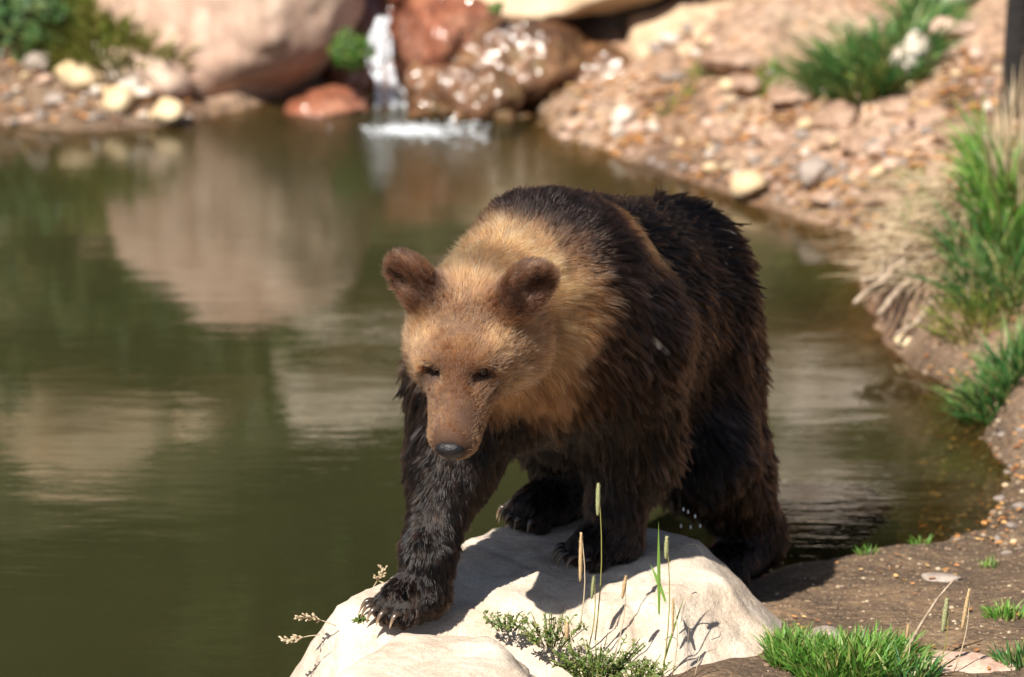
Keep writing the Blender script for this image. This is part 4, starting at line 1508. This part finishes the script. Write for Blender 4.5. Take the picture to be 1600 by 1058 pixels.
def timothy(px0, py0, px1, py1, Y, label, head=.10, dry=False, w=1.0, lean=0.0, leaf=None):
    a, b = at(px0, py0, Y), at(px1, py1, Y + lean)
    root = empty('timothy_grass', a, label, 'grass stem')
    L = np.linalg.norm(b - a)
    tq = np.linspace(0, 1, 7)[:, None]
    q = (b - a) * tq + np.array([.012, 0, 0]) * np.sin(tq * math.pi)
    st = MB(); st.tube(q, .0016 * (1.2 - .5 * tq[:, 0]), 5)
    me = st.mesh('stem', G_DRY if dry else G_OLIVE); set_attr(me, 'tone', np.full(35, .6), 'FLOAT')
    obj('stem', me, root)
    d = nz(b - a)
    hb = MB(); m = 16
    hq = (b - a) + d * np.linspace(-head, 0, m)[:, None]
    rr = .0058 * w * np.sin(np.linspace(.25, 2.9, m)) ** .5
    hb.tube(hq, rr, 9)
    s1, s2 = nz(np.cross(d, [0, 1, 0])), None
    s2 = np.cross(d, s1)
    for i in range(260):
        t = rng.random(); ang = rng.uniform(0, 6.28)
        u = math.cos(ang) * s1 + math.sin(ang) * s2
        c = (b - a) - d * head * (1 - t) + u * rr[int(t * (m - 1))] * .85
        hb.blade(c, c + u * .0028 + d * .0035, .0016, (0, 0, 0), 1)
    obj('seed_head', hb.mesh('seed_head', seedd.m if dry else seedm.m), root)
    if leaf:
        for (x0, y0, x1, y1, wd) in leaf:
            l0, l1 = at(x0, y0, Y) - a, at(x1, y1, Y + .02) - a
            lb = MB(); lb.blade(l0, l1, wd, (0, 0, .02), 6, side=(1, .3, 0))
            lm = lb.mesh('leaf', G_GREEN); set_attr(lm, 'tone', np.full(21, .5), 'FLOAT')
            obj('leaf', lm, root)
    return root


timothy(930, 1000, 935, 755, -.30, 'tallest timothy stem with green seed head in front of the paw', .085)
timothy(905, 985, 908, 832, -.32, 'straw coloured seed stalk left of the tallest timothy', .13, True, .8)
timothy(1035, 1058, 1042, 838, -.32, 'green timothy with leaning head and upright leaf blade', .06, leaf=[(1030, 960, 1029, 815, .009), (1040, 940, 1016, 882, .010), (1036, 1040, 1070, 930, .006)])
timothy(955, 1040, 978, 900, -.34, 'slanting dry seed stalk right of the tallest timothy', .06, True, .8)
timothy(915, 1030, 928, 900, -.33, 'short olive stalk leaning beside the straw coloured one', .06, False, .7)
timothy(885, 1045, 886, 972, -.42, 'stubby brown seed stalk low on the weeds', .045, True, 1.0)
timothy(1050, 1058, 1052, 935, -.33, 'grey brown stalk standing in for the shadow of the green timothy', .10, True, .6)  # solid stalk in place of the timothy's cast shadow
timothy(1465, 1050, 1480, 935, ground(1465, 1050)[1], 'green foxtail by the dry bent stalk', .09, False, 1.2)
timothy(1490, 1052, 1515, 920, ground(1490, 1052)[1], 'pale seeding stalk leaning right by the foxtail', .11, True, .9)
timothy(1408, 1055, 1420, 975, ground(1408, 1055)[1], 'thin straw stalk at the edge of the near grass', .04, True, .7)


def dead_leaf(pts, Y, w, label):
    P = [at(x, y, Y) for x, y in pts]
    tq = np.linspace(0, 1, 14)
    q = np.stack([np.interp(tq, np.linspace(0, 1, len(P)), [p[k] for p in P]) for k in range(3)], -1)
    mb = MB(); mb.tube(q - q[0], w * np.clip(np.sin(np.linspace(.5, 3.05, 14)), .12, 1), 6, flat=.3)
    me = mb.mesh('dry_blade', G_DRY); set_attr(me, 'tone', np.full(84, rng.random()), 'FLOAT')
    obj('dry_grass', me, None, q[0], label, 'dry grass')


dead_leaf([(1068, 856), (1075, 850), (1088, 850), (1095, 860), (1101, 878)], .20, .0035, 'curled straw blade at the back edge of the boulder')
dead_leaf([(1055, 1040), (1062, 980), (1072, 935), (1085, 925), (1098, 930), (1103, 945)], -.2, .0022, 'arching brown blade standing in for a blade shadow on the boulder face')  # solid blade in place of a drooping blade's cast shadow
dead_leaf([(1032, 965), (1025, 945), (1015, 942), (1008, 955)], -.3, .0022, 'small drooping brown blade on the green timothy')
dead_leaf([(1096, 975), (1104, 960), (1100, 940), (1090, 930)], -.2, .0014, 'thin hooked brown blade beside the arching one')
dead_leaf([(1085, 1058), (1092, 1028), (1105, 1000)], -.35, .003, 'short slanting blade at the foot of the boulder face')
dead_leaf([(1075, 1058), (1074, 1010), (1078, 965)], -.35, .002, 'tall thin upright blade at the foot of the boulder face')

weedm = grass_mat('weed_leaf', (.06, .11, .02), (.15, .21, .05), (.35, .28, .10))


def weed(px, py, Y, n, rx, hgt, label):
    g = at(px, py, Y)
    root = empty('leafy_weed', g, label, 'weed')
    st, mb, tone, tone2 = MB(), MB(), [], []
    for i in range(n):
        a = rng.uniform(0, 6.28)
        e = np.array([math.cos(a) * rx * rng.random() ** .6, math.sin(a) * rx * .5 * rng.random(), hgt * rng.uniform(.2, 1.0)])
        b = np.array([e[0] * .35, e[1] * .35, -.02])
        tq = np.linspace(0, 1, 6)[:, None]
        q = b + (e - b) * tq + np.array([0, 0, hgt * .25]) * tq * (1 - tq)
        st.tube(q, .0011, 4); tone2 += [rng.random()] * 24
        for k in range(rng.integers(7, 14)):
            t = rng.uniform(.25, 1)
            c = b + (e - b) * t + np.array([0, 0, hgt * .25]) * t * (1 - t)
            s = rng.uniform(.004, .0085)
            f = nz(rng.normal(0, 1, 3) + [0, -.4, .9]); u = nz(np.cross(f, rng.normal(0, 1, 3))); w = np.cross(f, u)
            c = c + u * s
            mb.add([c - u * s, c - w * s * .45, c + u * s, c + w * s * .45], [(0, 1, 2, 3)])
            tone += [rng.random()] * 4
    m1 = st.mesh('weed_stem', weedm); set_attr(m1, 'tone', tone2, 'FLOAT'); obj('stem', m1, root)
    m2 = mb.mesh('weed_leaves', weedm, False); set_attr(m2, 'tone', tone, 'FLOAT')
    o = obj('foliage', m2, root); o['kind'] = 'stuff'


weed(930, 1050, -.42, 90, .13, .09, 'bushy green weed filling the seam between the two boulders')
weed(860, 1000, -.36, 40, .10, .075, 'straggling weed with reddish tips creeping up the seam')
weed(990, 1062, -.44, 50, .11, .06, 'low weed spreading over the boulder foot under the timothy')
weed(790, 975, -.32, 22, .07, .03, 'flat creeping weed in the seam beside the front paw')
weed(560, 968, -.28, 8, .02, .012, 'tiny green sprout beside the front claws')


def sprig(pts, Y, label):
    P = [at(x, y, Y) for x, y in pts]
    tq = np.linspace(0, 1, 8)
    q = np.stack([np.interp(tq, np.linspace(0, 1, len(P)), [p[k] for p in P]) for k in range(3)], -1)
    root = empty('dry_sprig', q[0], label, 'sprig')
    st = MB(); st.tube(q - q[0], .0013, 5)
    me = st.mesh('stem', G_DRY); set_attr(me, 'tone', np.full(40, .3), 'FLOAT'); obj('stem', me, root)
    hb, tone = MB(), []
    for i in range(26):
        t = rng.uniform(.35, 1)
        c = np.array([np.interp(t, tq, q[:, k]) for k in range(3)]) - q[0]
        d = nz(nz(q[-1] - q[0]) + rng.normal(0, .6, 3)) * rng.uniform(.012, .026)
        hb.tube([c, c + d * .5, c + d * .8, c + d], [.0006, .0012, .0030, .0006], 5)
        tone += [rng.random()] * 20
    me = hb.mesh('seed_head', G_DRY); set_attr(me, 'tone', tone, 'FLOAT'); obj('seed_head', me, root)


sprig([(575, 930), (585, 915), (592, 903), (600, 890)], -.02, 'dry seed sprig sprouting up from the boulder edge')
sprig([(525, 978), (505, 970), (488, 966), (470, 964)], -.30, 'upper dry sprig drooping left over the water')
sprig([(500, 992), (480, 994), (460, 1000), (445, 1000)], -.34, 'lower dry sprig drooping left over the water')

# drops falling from the wet belly
for i, (px, py) in enumerate([(1068, 796), (1086, 807), (1064, 822), (1079, 824), (1094, 822), (1075, 800)]):
    mb = MB(); mb.tube([(0, 0, -.005), (0, 0, -.003), (0, 0, .001), (0, 0, .007)], [.001, .0032, .0026, .0004], 8)
    obj('water_drop', mb.mesh('water_drop', dropm.m), None, at(px, py, .45), 'clear water drop falling from the wet belly', 'water drop', 'drops falling from the belly')
